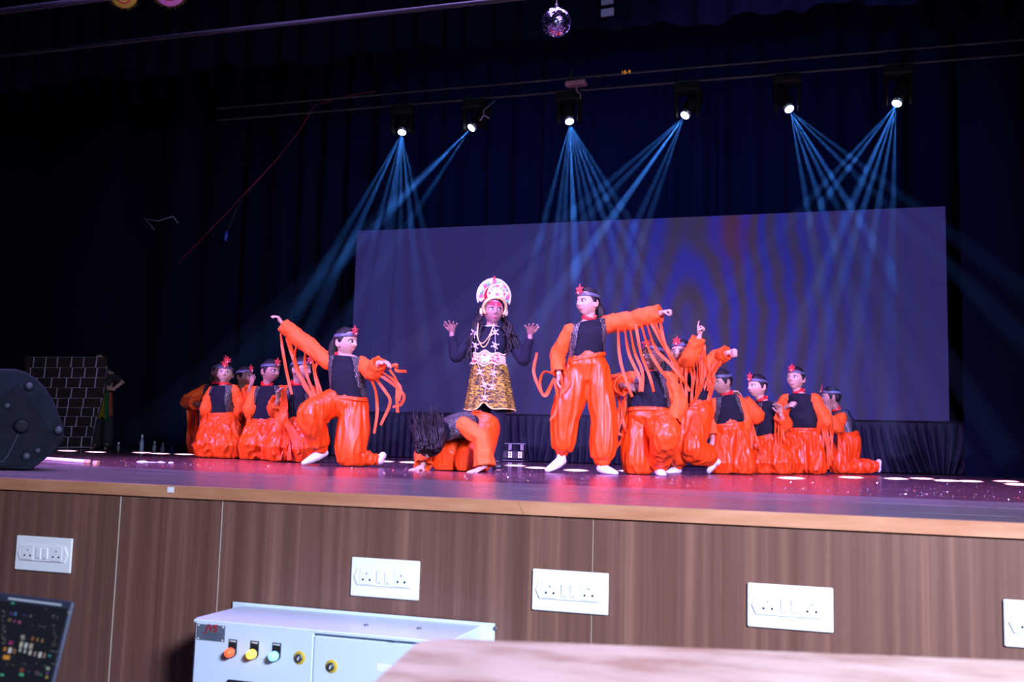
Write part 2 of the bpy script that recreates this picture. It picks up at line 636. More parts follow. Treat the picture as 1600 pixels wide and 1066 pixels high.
# ------------------------------------------------------------------ curtains
def curtain(name, x0, x1, Y, z0, z1, period, amp, label, seed, wavy=0.0, group=None, flare=0.0, m=None):
    rnd = random.Random(seed)
    n = max(24, int((x1 - x0) / period * 12))
    ph = [rnd.uniform(0, 6.28) for _ in range(6)]
    rows = []
    for k in range(9):
        t = k / 8
        row = []
        for i in range(n + 1):
            x = x0 + (x1 - x0) * i / n
            a = 2 * PI * (x / period) + 1.6 * math.sin(x * 1.3 + ph[0]) + 0.8 * math.sin(x * 3.1 + ph[1])
            am = amp * (0.75 + 0.35 * math.sin(x * 2.2 + ph[2])) * (0.8 + 0.3 * (1 - t))
            s = math.sin(a)
            s = math.copysign(abs(s) ** 0.6, s)
            zz = z0 + (z1 - z0) * t
            if k == 0 and wavy:
                zz += wavy * (0.5 * math.sin(x * 2.9 + ph[3]) + 0.5 * math.sin(x * 7.3 + ph[4]))
            row.append(V((x + 0.03 * math.sin(a * 0.5 + t * 2), Y + am * s, zz)))
        rows.append(row)
    front = MB().grid(rows)
    back = [[p + V((0, 0.006, 0)) for p in reversed(r)] for r in rows]
    front.grid(back)
    o = front.build(name, m or m_curtain, None, True, origin=((x0 + x1) / 2, Y, z0))
    tag(o, label, 'curtain', group)
    return o


curtain('stage_curtain', -13.2, 4.5, 14.2, 0.0, 8.1, 0.42, 0.075, 'wide pleated black back curtain hanging behind the screen', 1)
curtain('stage_curtain', -14.2, -10.45, 12.75, 0.0, 8.1, 1.4, 0.05, 'plain black side curtain behind the brick prop at the far left', 2)
curtain('stage_curtain', -12.0, -8.75, 13.4, 0.0, 8.1, 0.9, 0.06, 'narrow black side curtain between brick prop and pleated back curtain', 5)
curtain('stage_curtain', at_y(1500, 500, 12.6).x, 4.2, 12.6, 0.0, 8.1, 0.7, 0.05, 'dark black side curtain right of the big screen', 3)
zb = at_y(1060, 78, 12.0).z
curtain('curtain_border', -12.5, 4.0, 12.0, zb, 8.1, 0.40, 0.05, 'rear black valance with scalloped hem above the lighting truss', 4, 0.07)
zb = at_y(1060, 36, 9.6).z
curtain('curtain_border', -11.0, 3.2, 9.6, zb, 8.0, 0.34, 0.05, 'front black valance behind the mirror ball, higher hem', 6, 0.06)

# ------------------------------------------------------------------ LED screen on its skirted riser
LY = 13.229
LX0, LX1, LZ0, LZ1 = -6.604, 1.505, 0.649, 3.341


def led_material():
    m, nt, b = nodes_of('led_screen')
    N, L = nt.nodes, nt.links
    b.inputs['Base Color'].default_value = (0.004, 0.004, 0.006, 1)
    b.inputs['Roughness'].default_value = 0.6
    b.inputs['Specular IOR Level'].default_value = 0.12
    tc = N.new('ShaderNodeTexCoord')
    sep = N.new('ShaderNodeSeparateXYZ')
    L.new(tc.outputs['Object'], sep.inputs[0])

    def mth(op, a, bb=None, c=None):
        n = N.new('ShaderNodeMath')
        n.operation = op
        for i, x in enumerate((a, bb, c)):
            if x is None:
                continue
            if isinstance(x, (int, float)):
                n.inputs[i].default_value = x
            else:
                L.new(x, n.inputs[i])
        return n.outputs[0]
    x, z = sep.outputs['X'], sep.outputs['Z']      # object space: 0,0 is the screen's foot centre
    xc = mth('SUBTRACT', x, 0.85)
    # nested arches that straighten into slanting stripes to the right
    zz = mth('SUBTRACT', z, 0.2)
    r = mth('SQRT', mth('ADD', mth('MULTIPLY', xc, xc), mth('MULTIPLY', mth('MULTIPLY', zz, zz), 0.035)))
    noi = N.new('ShaderNodeTexNoise')
    noi.inputs['Scale'].default_value = 1.1
    noi.inputs['Detail'].default_value = 3
    L.new(tc.outputs['Object'], noi.inputs['Vector'])
    ph = mth('ADD', mth('MULTIPLY', r, 26.0), mth('MULTIPLY', noi.outputs['Fac'], 9.0))
    st = mth('MULTIPLY', mth('ADD', mth('SINE', ph), 1.0), 0.5)
    gx = mth('DIVIDE', mth('SUBTRACT', x, 1.2), 1.65)
    msk = mth('EXPONENT', mth('MULTIPLY', mth('MULTIPLY', gx, gx), -1.0))
    msk = mth('MULTIPLY', msk, mth('SUBTRACT', 1.25, mth('MULTIPLY', noi.outputs['Fac'], 0.9)))
    base = N.new('ShaderNodeMix')
    base.data_type = 'RGBA'
    base.inputs['A'].default_value = (0.032, 0.028, 0.180, 1)
    base.inputs['B'].default_value = (0.046, 0.034, 0.195, 1)
    L.new(noi.outputs['Fac'], base.inputs['Factor'])
    stripe = N.new('ShaderNodeMix')
    stripe.data_type = 'RGBA'
    stripe.inputs['A'].default_value = (0.060, 0.036, 0.055, 1)
    stripe.inputs['B'].default_value = (0.012, 0.020, 0.52, 1)
    L.new(st, stripe.inputs['Factor'])
    mix = N.new('ShaderNodeMix')
    mix.data_type = 'RGBA'
    cl = N.new('ShaderNodeClamp')
    L.new(msk, cl.inputs['Value'])
    L.new(cl.outputs[0], mix.inputs['Factor'])
    L.new(base.outputs['Result'], mix.inputs['A'])
    L.new(stripe.outputs['Result'], mix.inputs['B'])
    # a dull red column near the top, and a faint one at the far left
    red = mth('MULTIPLY', mth('EXPONENT', mth('MULTIPLY', mth('POWER', mth('DIVIDE', mth('SUBTRACT', x, 1.45), 0.22), 2.0), -1.0)),
              mth('EXPONENT', mth('MULTIPLY', mth('POWER', mth('DIVIDE', mth('SUBTRACT', z, 2.45), 0.45), 2.0), -1.0)))
    red2 = mth('MULTIPLY', mth('EXPONENT', mth('MULTIPLY', mth('POWER', mth('DIVIDE', mth('ADD', x, 3.0), 0.3), 2.0), -1.0)),
               mth('EXPONENT', mth('MULTIPLY', mth('POWER', mth('DIVIDE', mth('SUBTRACT', z, 1.0), 0.4), 2.0), -1.0)))
    red = mth('ADD', mth('MULTIPLY', red, 0.6), mth('MULTIPLY', red2, 0.14))
    mr = N.new('ShaderNodeMix')
    mr.data_type = 'RGBA'
    L.new(red, mr.inputs['Factor'])
    L.new(mix.outputs['Result'], mr.inputs['A'])
    mr.inputs['B'].default_value = (0.13, 0.02, 0.055, 1)
    L.new(mr.outputs['Result'], b.inputs['Emission Color'])
    b.inputs['Emission Strength'].default_value = 0.60
    return m


m_led = led_material()
led = thing('led_screen', ((LX0 + LX1) / 2, LY, LZ0), 'wide violet led video wall with blue stripes on the skirted riser', 'screen')
NX, NZ = 12, 4
pw, phh = (LX1 - LX0) / NX, (LZ1 - LZ0) / NZ
for i in range(NX):
    for j in range(NZ):
        b = MB()
        b.box((LX0 + (i + .5) * pw, LY + 0.04, LZ0 + (j + .5) * phh), (pw - 0.0010, 0.08, phh - 0.0010), bev=0.0006)
        b.build('panel', m_led, led, False)
b = MB()
b.box(((LX0 + LX1) / 2, LY + 0.11, (LZ0 + LZ1) / 2), (LX1 - LX0 - .02, 0.06, LZ1 - LZ0 - .02))
b.build('back_frame', m_black, led, False)

RX0, RX1 = -7.1, at_y(1556, 700, LY - .12).x
rs = thing('skirted_riser', ((RX0 + RX1) / 2, LY, 0), 'low platform under the screen with gathered navy skirt cloth', 'platform')
b = MB()
b.box(((RX0 + RX1) / 2, LY + 0.32, 0.635), (RX1 - RX0, 0.92, 0.026), bev=0.004)
b.build('top', m_dark, rs, False)
for k in range(6):
    x = RX0 + .15 + (RX1 - RX0 - .3) * k / 5
    for y in (LY + .05, LY + .7):
        b = MB()
        b.box((x, y, 0.311), (0.05, 0.05, 0.622))
        b.build('leg', m_black, rs, False)
m_skirt = mat('navy_satin_skirt', (0.004, 0.005, 0.016), 0.55, spec=.12)
rows = []
n = 1500
pin = at_y(1472, 735, LY - .12).x
pin2 = at_y(838, 720, LY - .12).x
for k in range(15):
    t = k / 14
    z = 0.012 + 0.633 * t
    row = []
    for i in range(n + 1):
        x = RX0 + (RX1 - RX0) * i / n
        a = 2 * PI * x / 0.105 + 1.5 * math.sin(x * 2.3) + 0.7 * math.sin(x * 6.1)
        g = min(1, (1 - t) * 3 + 0.25)
        yv = LY - 0.13 - 0.028 * g * abs(math.sin(a / 2)) - 0.035 * (1 - t)
        sh = 0
        for pc, wd in ((pin, 0.62), (pin2, 0.3)):
            d = x - pc
            sh += -d * 0.62 * math.exp(-(d / wd) ** 2) * (1 - t) ** 1.7
        if t > 0.86:
            yv = LY - 0.13 - 0.006 * abs(math.sin(a / 2))
        row.append(V((x + sh, yv, z)))
    rows.append(row)
MB().grid(rows).build('skirt', m_skirt, rs)
rows = [[V((RX1 + 0.012 * math.sin(j * 2.1) * (1 - k / 8), LY - .13 + .75 * j / 30, 0.012 + .633 * k / 8)) for j in range(31)] for k in range(9)]
MB().grid(rows).build('skirt_end', m_skirt, rs)

# ------------------------------------------------------------------ truss, moving heads, beams
TY = 11.0
ZA, ZB = at_y(1070, 107, TY).z, at_y(1070, 128, TY).z
tr = thing('lighting_truss', (-2.0, TY, ZB), 'thin dark double pipe truss carrying six moving head lamps', 'truss')
MB().tube([(-7.6, TY, ZA), (3.4, TY, ZA)], 0.014, 10).build('pipe', m_pipe, tr)
MB().tube([(-7.6, TY, ZB), (3.4, TY, ZB)], 0.014, 10).build('pipe', m_pipe, tr)
k = 0
x = -7.4
while x < 3.3:
    MB().tube([(x, TY, ZB), (x + .28, TY, ZA)], 0.008, 6).build('brace', m_dark, tr)
    x += 0.95
for x in (-6.6, -3.1, -0.1, 2.6):
    MB().tube([(x, TY, ZA), (x, TY, 8.2)], 0.008, 6).build('hanger', m_dark, tr)
mb_tag = at_y(978, 113, TY - .03)
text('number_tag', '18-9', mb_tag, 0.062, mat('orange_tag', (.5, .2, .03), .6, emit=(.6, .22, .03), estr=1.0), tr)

pp = MB()
z7 = at_y(540, 28, 7.0).z
pp.tube([(-11, 7.0, z7 + .02), (-1.0, 7.0, z7)], 0.02, 10)
tag(pp.build('curtain_pipe', mat('blue_grey_pipe', (.016, .016, .032), .6, .1), None, origin=(-4, 7, z7)), 'long thin grey pipe crossing the upper left of the stage', 'pipe')
pp = MB()
z7 = at_y(100, 5, 6.0).z
pp.tube([(-9, 6.0, z7), (-4.1, 6.0, z7)], 0.025, 10)
tag(pp.build('curtain_pipe', MATS['blue_grey_pipe'], None, origin=(-6, 6, z7)), 'short grey pipe at the top left corner above the long pipe', 'pipe')

m_lens = mat('lamp_lens', (0.8, 0.9, 1), 0.1, emit=(0.72, 0.90, 1.0), estr=14)
m_ring = mat('lens_ring', (0.2, 0.25, 0.3), 0.25, 0.6)


def vol_mat():
    m = bpy.data.materials.new('lit_haze')
    m.use_nodes = True
    nt = m.node_tree
    nt.nodes.remove(nt.nodes['Principled BSDF'])
    v = nt.nodes.new('ShaderNodeVolumeScatter')
    v.inputs['Color'].default_value = (0.75, 0.88, 1, 1)
    v.inputs['Density'].default_value = HAZE
    v.inputs['Anisotropy'].default_value = 0.35
    nt.links.new(v.outputs[0], nt.nodes['Material Output'].inputs['Volume'])
    return m


HAZE = 0.11
BEAM_W = 4700
m_haze = vol_mat()
BEAM_COL = (0.06, 0.27, 1.0)
HALF = 2.3


def floor_on_line(p0, p1, Yt):
    n = ray(*p0).cross(ray(*p1))
    # n . (X - EYE) = 0 with Y = Yt, z = 0
    x = (-n.y * Yt + n.z * CAMZ) / n.x
    return V((x, Yt, 0.0))


HEADS = [
    ((629, 201), [((537, 360), .55), ((555, 360), 1.0), ((587, 360), .5), ((603, 360), 1.0), ((613, 360), .8), ((626, 360), .8), ((645, 360), .7), ((662, 350), .45)], 'bright moving head lamp at the left end of the row on the truss'),
    ((741, 195), [((652, 284), .8), ((640, 300), .5), ((666, 308), .4), ((628, 300), .35)], 'small moving head lamp aiming left, second from the left on the truss'),
    ((889, 184), [((844, 360), .5), ((868, 360), .7), ((880, 360), .7), ((896.5, 360), 1.9), ((915, 360), .6), ((932, 360), .6), ((952, 360), .9), ((974, 360), .9), ((990, 350), .4)], 'moving head lamp below the pink fixture, its strongest beam pointing straight down'),
    ((1074, 175), [((956, 277), .5), ((966, 287), .7), ((969, 321), .9), ((1000, 338), .5), ((1022, 324), .4), ((985, 300), .5)], 'moving head lamp aiming left in the middle right of the truss'),
    ((1230, 165), [((1259, 324), .6), ((1283, 324), .7), ((1330, 324), 1.3), ((1323, 257), .5), ((1327, 240), .35), ((1308, 324), .6)], 'moving head lamp fanning beams to the right, second from the right'),
    ((1404, 155), [((1306, 263), .55), ((1323, 263), .8), ((1330, 324), .9), ((1350, 324), 1.1), ((1374, 321), .9), ((1398, 321), .6), ((1345, 280), .6)], 'bright moving head lamp at the right end of the truss'),
]
rb = random.Random(11)
for (hp, beams, lab) in HEADS:
    P0 = at_y(hp[0], hp[1], TY)
    tg = []
    for (bp_, s) in beams:
        tg.append((floor_on_line(hp, bp_, rb.uniform(10.9, 12.2)), s))
    aim = V((0, 0, 0))
    for t_, s in tg:
        aim += (t_ - P0).normalized()
    aim = (aim.normalized() + (EYE - P0).normalized() * 0.55).normalized()
    h = thing('moving_head_light', (P0.x, TY, ZB - 0.02), lab, 'stage light', 'moving head lamps on the truss')
    xb, zb2 = P0.x, P0.z
    MB().box((xb, TY, ZB - 0.085), (0.30, 0.22, 0.10), bev=0.02).build('base', m_head, h, False)
    for sx in (-.09, .09):
        MB().tube([(xb + sx, TY, ZB - .04), (xb + sx, TY, ZB + .022)], 0.012, 8).build('clamp', m_pipe, h)
    for sx in (-1, 1):
        MB().box((xb + sx * .125, TY, (ZB - .13 + zb2 - .03) / 2), (.035, .12, ZB - .13 - zb2 + .10), bev=.012).build('yoke_arm', m_head, h, False)
    hd = MB()
    hd.tube([P0 - aim * .26, P0 - aim * .2, P0 - aim * .06, P0 - aim * .012], [.06, .09, .085, .07], 18, caps=True)
    hd.build('head', m_head, h)
    MB().tube([P0 - aim * .012, P0 + aim * .004], [.066, .064], 20, caps=True).build('bezel', m_ring, h)
    s = aim.orthogonal().normalized()
    MB().ball(P0 + aim * .058, (.05, .05, .022), s, aim.cross(s), aim, 20, 8).build('lens', m_lens, h)
    bm = tag(bpy.data.objects.new('light_beams', None), lab.split(',')[0].replace('moving head lamp', 'fan of blue hazy beams from the moving head lamp'), 'light beam', 'blue light beams in the haze', 'stuff')
    C.objects.link(bm)
    bm.location = P0
    ORG[bm.name] = P0.copy()
    src = P0 + aim * 0.083
    for t_, s_ in tg:
        d = (t_ - src).normalized()
        L_ = (t_ - src).length
        l = bpy.data.lights.new('beam_lamp', 'SPOT')
        l.energy = BEAM_W * s_
        l.color = BEAM_COL
        l.spot_size = math.radians(HALF * 2)
        l.spot_blend = 0.7
        l.shadow_soft_size = 0.004
        lo = bpy.data.objects.new('beam_lamp', l)
        C.objects.link(lo)
        lo.location = src
        lo.rotation_euler = d.to_track_quat('-Z', 'Y').to_euler()
        a = math.tan(math.radians(HALF))
        e_ = min(L_, (0.02 - src.z) / d.z)
        s1 = MB()
        rows = []
        ss = d.orthogonal().normalized()
        tt = d.cross(ss)
        for q in (0.012, 0.5, 1.0, 2.0, e_ - 0.2):
            rr = q * a + .0025
            rows.append([src + d * q + ss * (rr * math.cos(2 * PI * k / 16)) + tt * (rr * math.sin(2 * PI * k / 16)) for k in range(16)])
        s1.grid(rows, True, True, True)
        s1.build('beam', m_haze, bm)

# ------------------------------------------------------------------ control cabinet in front of the stage
m_cab = mat('white_cabinet_paint', (0.60, 0.68, 0.80), 0.35)
m_cabtop = m_cab
cx0, cx1, cyf, cyb, czt, czb = -2.065, -1.12, 3.035, 3.335, -0.429, -0.985
cab = thing('control_cabinet', ((cx0 + cx1) / 2, 3.2, HALL), 'white metal control cabinet with three lit indicator lamps and key locks', 'cabinet')
MB().box(((cx0 + cx1) / 2, (cyf + cyb) / 2, (czt + czb) / 2), (cx1 - cx0, cyb - cyf, czt - czb), bev=.004).build('body', m_cab, cab, False)
MB().box(((cx0 + cx1) / 2 - .0, cyb + .001, czt - .29), (cx1 - cx0 + .09, .005, .60), bev=.002).build('mounting_plate', m_cab, cab, False)
MB().box(((cx0 + cx1) / 2, HALL * 0 + 3.185, HALL + 0.0075), (.8, .26, .015)).build('plinth', m_steel, cab, False)
for q in ((777 - 8, 982),):
    p = at_y(q[0] + 5, q[1], cyb - .003)
    MB().cyl(p, (0, -1, 0), .007, .004, 12).build('bolt', m_steel, cab)
DY = 3.012
xa, xm, xb_ = at_y(305.5, 972, DY).x, at_y(490, 1000, DY).x, cx1 + .01
ztl, ztr = at_y(306, 971, DY).z, at_y(495, 992, DY).z
d1 = MB().box(((xa + xm) / 2, DY + .011, (ztl + czb) / 2 - .0), (xm - xa - .003, .022, ztl - czb), bev=.003).build('door', m_cab, cab, False)
d2 = MB().box(((xm + xb_) / 2, DY + .011, (ztl - .012 + czb) / 2), (xb_ - xm - .003, .022, ztl - .012 - czb), bev=.003).build('door', m_cab, cab, False)
MB().box(((cx0 + cx1) / 2 + .01, cyf - .008, czt - .006), (cx1 - cx0 + .0, .03, .012), bev=.003).build('rain_lip', m_cab, cab, False)
for q in ((572, 978), (655, 983)):
    p = at_z(q[0], q[1], czt)
    MB().cyl((p.x, p.y, czt - .001), (0, 0, 1), .008, .006, 10).build('bolt', m_steel, cab)
p = at_z(614, 962, czt)
MB().box((p.x, p.y, czt + .004), (.045, .012, .008), bev=.001).build('tab', m_white, cab, False)
FX, FZ = V((1, 0, 0)), V((0, 0, 1))


def onf(px, py, dy=0.0):
    return at_y(px, py, DY - dy)


m_plate = mat('engraved_plate', (0.19, 0.22, 0.28), 0.4, 0.5)
m_red = mat('red_lettering', (0.28, 0.01, 0.02), 0.5)
m_ink = mat('dark_ink', (0.05, 0.07, 0.12), 0.7)
c0, c1 = onf(308.5, 973.5), onf(351, 1004.5)
pc = (c0 + c1) / 2
pw_, ph_ = abs(c1.x - c0.x), abs(c0.z - c1.z) * .93
pl = MB().box(pc + V((0, -.001, 0)), (pw_, .002, ph_), bev=.0006).build('name_plate', m_plate, cab, False)
for sx in (-1, 1):
    for sz in (-1, 1):
        MB().cyl(pc + V((sx * pw_ * .43, -.002, sz * ph_ * .41)), (0, -1, 0), .0028, .0015, 10).build('rivet', m_white, pl)
text('logo_text', 'JVS', pc + V((0, -.0024, ph_ * .27)), .034, m_red, pl, shear=.35, bold=.0009)
for i in range(6):
    w_ = (.76, .56, .54, .78, .5, .46)[i] * pw_
    MB().box(pc + V((0, -.0022, ph_ * (-.02 - .078 * i))), (w_, .0004, ph_ * .035)).build('engraved_line', m_ink, pl, False)
for (px, py, nm, body, col, st) in ((361, 1018.5, 'red', 'R PHASE', (1.0, .10, .03), 1.1), (395, 1021, 'yellow', 'Y PHASE', (1.0, .50, .05), 3.0), (429.5, 1024, 'blue', 'B PHASE', (.18, .58, 1.0), 2.0)):
    p = onf(px + 2.5, py)
    tz = onf(px + 3, py - 12.5)
    tb = MB().box(tz + V((0, -.001, -.004)), (.033, .002, .036), bev=.0006).build('lamp_tag', m_hole, cab, False)
    text('tag_text', body, tz + V((0, -.0024, .008)), .0066, m_white, tb, bold=.0002)
    il = MB().cyl(p, (0, -1, 0), .0175, .012, 20).build('lamp_bezel', m_black, cab)
    o = MB().tube([p + V((0, -.012, 0)), p + V((0, -.024, 0))], [.0155, .0150], 20).build('indicator_lens', mat('indicator_' + nm, col, .2, emit=col, estr=st), il)
    o['label'] = nm + ' lit indicator lens'
m_yel = mat('yellow_ring', (.62, .42, .02), .5)
for (px, py) in ((468, 1028), (518, 1041.5)):
    p = onf(px, py)
    k_ = MB().cyl(p + V((0, .001, 0)), (0, -1, 0), .0215, .003, 24).build('lock_ring', m_yel, cab)
    MB().cyl(p + V((0, -.002, 0)), (0, -1, 0), .0135, .007, 20).build('lock_barrel', m_steel, k_)
    MB().box(p + V((0, -.0095, -.001)), (.004, .002, .012), X=V((.9, 0, -.35)).normalized(), Z=V((.35, 0, .9)).normalized()).build('key_slot', m_white, k_, False)
p0, p1 = onf(357, 1061.5), onf(403, 1066)
mt = MB().box(((p0.x + p1.x) / 2, DY - .005, p0.z - .045), (p1.x - p0.x, .01, .09), bev=.002).build('meter', m_hole, cab, False)
MB().box(((p0.x + p1.x) / 2, DY - .0105, p0.z - .045), (p1.x - p0.x - .012, .001, .074)).build('meter_screen', mat('meter_glass', (.10, .11, .12), .2), mt, False)
# faint pen scribble near the top of the right door
sc = MB()
rs_ = random.Random(5)
pts_ = []
for w0, w1 in ((606, 627), (631, 652)):
    prev = None
    n_ = 12
    pl_ = []
    for i in range(n_):
        x_ = w0 + (w1 - w0) * i / (n_ - 1)
        pl_.append(onf(x_, 1002.5 + (x_ - 606) * .06 + rs_.uniform(-2.6, 2.8), .0006))
    sc.tube(pl_, .0006, 5)
    sc.tube([onf(w0, 1000.5 + (w0 - 606) * .06, .0006), onf(w1, 1000.5 + (w1 - 606) * .07, .0006)], .0006, 5)
sc.build('pen_scribble', mat('faded_pen', (.32, .42, .55), .7), d2)
q0 = onf(600, 1044)
MB().box(q0 + V((0, -.0004, 0)), (.05, .0008, .024)).build('paper_sticker', m_white, d2, False)

# ------------------------------------------------------------------ near table and laptop
TZ = -0.10
m_table = grain_mat('pinkish_table_wood', (0.31, 0.15, 0.085), (0.60, 0.43, 0.34), 3.0, (1.8, 4, 1), 0.5, c3=(0.50, 0.34, 0.26), bumps=0.03)
A = at_z(660, 1003, TZ)
B_ = at_z(1600, 1036, TZ)
D_ = at_z(592, 1066, TZ)
ex = (B_ - A).normalized()
ey = (A - D_).normalized()
far0 = at_z(728, 994, TZ)
tb = thing('wooden_table', at_z(900, 1060, HALL) * 0 + V((0.05, 1.1, HALL)), 'worn pinkish wooden table top close to the camera, blurred', 'table')
W_, DP = 1.5, 1.25
rr = .055
E_ = A - ex * .006
out = []
for k in range(9):
    a = PI - PI / 2 * k / 8
    out.append(E_ + ex * (rr + rr * math.cos(a)) + ey * (-rr + rr * math.sin(a) + rr * .55))
poly3 = [E_ - ey * DP, *out, A + ex * W_ + ey * .0, A + ex * W_ - ey * DP]
vs = [p.copy() for p in poly3] + [p - V((0, 0, .03)) for p in poly3]
n = len(poly3)
b = MB().add(vs, [tuple(range(n)), tuple(range(2 * n - 1, n - 1, -1))] + [(i, n + i, n + (i + 1) % n, (i + 1) % n) for i in range(n)])
b.build('table_top', m_table, tb, False)
MB().tube([p + V((0, 0, -.006)) + ey * .004 for p in out[1:]] + [out[-1] + ex * .06 - ey * .006 + V((0, 0, -.006))], .0045, 8).build('edge_band', m_black, tb)
for (u, w) in ((.12, .12), (W_ - .1, .12), (.12, DP - .1), (W_ - .1, DP - .1)):
    c = A + ex * u - ey * w
    MB().box((c.x, c.y, (TZ - .031 + HALL) / 2), (.05, .05, TZ - .031 - HALL), bev=.004).build('leg', m_table, tb, False)

LYY = 1.55
tr_ = at_y(114.5, 940, LYY)
br_ = at_y(100.5, 1066, LYY - .03)
lx = (at_y(114.5, 940, LYY) - at_y(0, 926, LYY)).normalized()
lz = (tr_ - br_).normalized()
lz = (lz - lx * lz.dot(lx)).normalized()
ln = -lx.cross(lz)            # towards the back
LW, LH = .36, .235
base0 = tr_ - lz * LH         # hinge, right end
DESKZ = base0.z - 0.022
lap = thing('laptop', base0 - lx * LW / 2 + V((0, 0, -.022)), 'open dark laptop with a black screen full of tiny thumbnails, lower left', 'laptop')
m_lid = mat('navy_laptop_shell', (.03, .035, .06), .35, .3)
m_scr = mat('laptop_screen', (.004, .004, .006), .2, emit=(.006, .007, .010), estr=1)
c = tr_ - lx * LW / 2 - lz * LH / 2
MB().box(c + ln * .004, (LW, .008, LH), lx, ln, lz, bev=.003).build('lid', m_lid, lap, False)
scn = MB().box(c - ln * .0008 - lz * .004, (LW - .014, .0016, LH - .02), lx, ln, lz).build('screen', m_scr, lap, False)


def lp(px, py):
    """a point of the screen plane under a pixel"""
    d = ray(px, py)
    t = (c - ln * .0022 - EYE).dot(ln) / d.dot(ln)
    return EYE + d * t


def tile(px, py, w, h, col, st=1.0, nm='thumbnail'):
    p = lp(px, py)
    k = LYY / FPX * 1.03
    MB().box(p, (w * k, .0006, h * k), lx, ln, lz).build(nm, mat('pixels_%d_%d_%d' % tuple(int(x * 99) for x in col), (.01, .01, .01), .4, emit=col, estr=st), scn, False)


tile(54, 940.5, 118, 3.0, (.34, .42, .62), 1, 'title_bar')
for i, (px, py, w, h, col) in enumerate([
        (20, 942.8, 7, 2.6, (.05, .5, .32)), (17, 959, 6, 5, (.06, .02, .2)), (24, 959.5, 4, 5, (.05, .25, .6)), (38, 961.5, 9, 3, (.03, .02, .10)), (48, 963, 2.4, 3, (.3, .3, .28)),
        (15, 969, 6, 5, (.22, .15, .03)), (22.5, 971, 4, 4, (.3, .03, .2)), (30.5, 972.5, 4.5, 4.5, (.5, .1, .28)),
        (35.5, 995, 7.5, 4.5, (.35, .42, .45)), (35.5, 999.3, 6.5, 2, (.4, .4, .3)), (51, 998, 3, 7, (.45, .13, .06)), (58.5, 1000, 3, 6, (.35, .2, .07)), (66, 1001.5, 3.6, 6, (.35, .2, .14)),
        (17, 1005, 8, 6, (.35, .02, .2)), (33, 1007.5, 5, 9, (.65, .65, .6)), (40.5, 1009, 6, 8.5, (.6, .68, .8)), (48.5, 1010, 6.5, 9, (.5, .42, .4)),
        (7.5, 1014.5, 5.5, 6, (.6, .25, .02)), (15.5, 1016.5, 6.5, 9, (.7, .75, .8)), (22.5, 1018, 5, 8, (.3, .12, .06)), (31.5, 1016, 3.5, 6, (.6, .62, .7)), (39, 1018, 3.4, 6, (.6, .62, .7)),
        (47, 1020, 4.6, 8, (.65, .65, .65)), (54.5, 1022, 3.4, 8, (.4, .3, .28)), (62.5, 1023.5, 5.5, 9, (.68, .72, .78)), (69.5, 1024.5, 2.4, 8, (.5, .35, .3)),
        (10, 1027.5, 14, 7, (.75, .32, .03)), (77.5, 1025, 5, 3.4, (.03, .32, .4)), (34, 1047.5, 8, 7, (.22, .05, .02)), (33.5, 1054.5, 8.5, 3.6, (.08, .6, .4)), (3, 1055, 8, 3, (.08, .6, .4)),
        (45, 1050, 5, 5, (.03, .02, .09)), (58, 1052, 7, 6, (.12, .07, .1)), (63.5, 1054.5, 3, 3, (.05, .4, .2)), (75, 1045, 7, 4.5, (.35, .5, .4)), (74, 1052, 6, 4, (.12, .04, .2)), (73, 1058.5, 5, 4, (.4, .35, .03)),
        (107, 957, 2.4, 2.4, (.6, .6, .55)), (87, 1018.5, 24, .9, (.2, .2, .2)), (84, 1038, 10, 1.2, (.16, .16, .2))]):
    tile(px, py, w, h, col, .55)
for i in range(46):
    px, py = random.choice([(random.uniform(2, 92), random.choice([946, 974.5, 1033, 1036, 1040, 1062])), (random.uniform(82, 90), random.uniform(950, 1010)), (random.uniform(3, 8), random.uniform(950, 1010))])
    tile(px, py + px * .12 - 3, random.uniform(2, 5), .9, (.12, .12, .14), 1, 'text_line')
MB().box(base0 - lx * LW / 2 + V((0, -.115, -.011)), (LW, .23, .018), bev=.004).build('keyboard_deck', m_lid, lap, False)
for o in [x for x in bpy.data.objects if x.parent == lap]:
    pass
dk = thing('operator_desk', (base0.x - .2, base0.y - .2, HALL), 'plain dark desk under the laptop, below the picture edge', 'desk')
MB().box((base0.x - .25, base0.y - .16, DESKZ - .012), (.9, .5, .02), bev=.003).build('desk_top', m_dark, dk, False)
for sx in (-.65, .15):
    for sy in (-.36, .04):
        MB().box((base0.x + sx, base0.y + sy, (DESKZ - .022 + HALL) / 2), (.04, .04, DESKZ - .022 - HALL)).build('leg', m_dark, dk, False)

# ------------------------------------------------------------------ stage monitor speaker at the left
SY = 4.10
m_spk = mat('scuffed_black_plastic', (0.010, 0.013, 0.024), 0.8, spec=.12, var=.35, varscale=14, bump=(60, .15, (1, 1, 1)))
sp = thing('stage_monitor', at_z(40, 736, 0), 'scuffed black wedge speaker lying on its side at the left stage edge', 'speaker')


SC = at_z(45, 736, 0)
SN = V((SC.x - EYE.x, SC.y - EYE.y, 0)).normalized()     # the cabinet's depth, away from the hall
SX = V((SN.y, -SN.x, 0))


def sy(px, py, d=0.0):
    dr = ray(px, py)
    return EYE + dr * ((SC - EYE).dot(SN) / dr.dot(SN)) - SN * d


def sbox(b, c, s, bev=0.0):
    return b.box(c, s, SX, SN, V((0, 0, 1)), bev=bev)


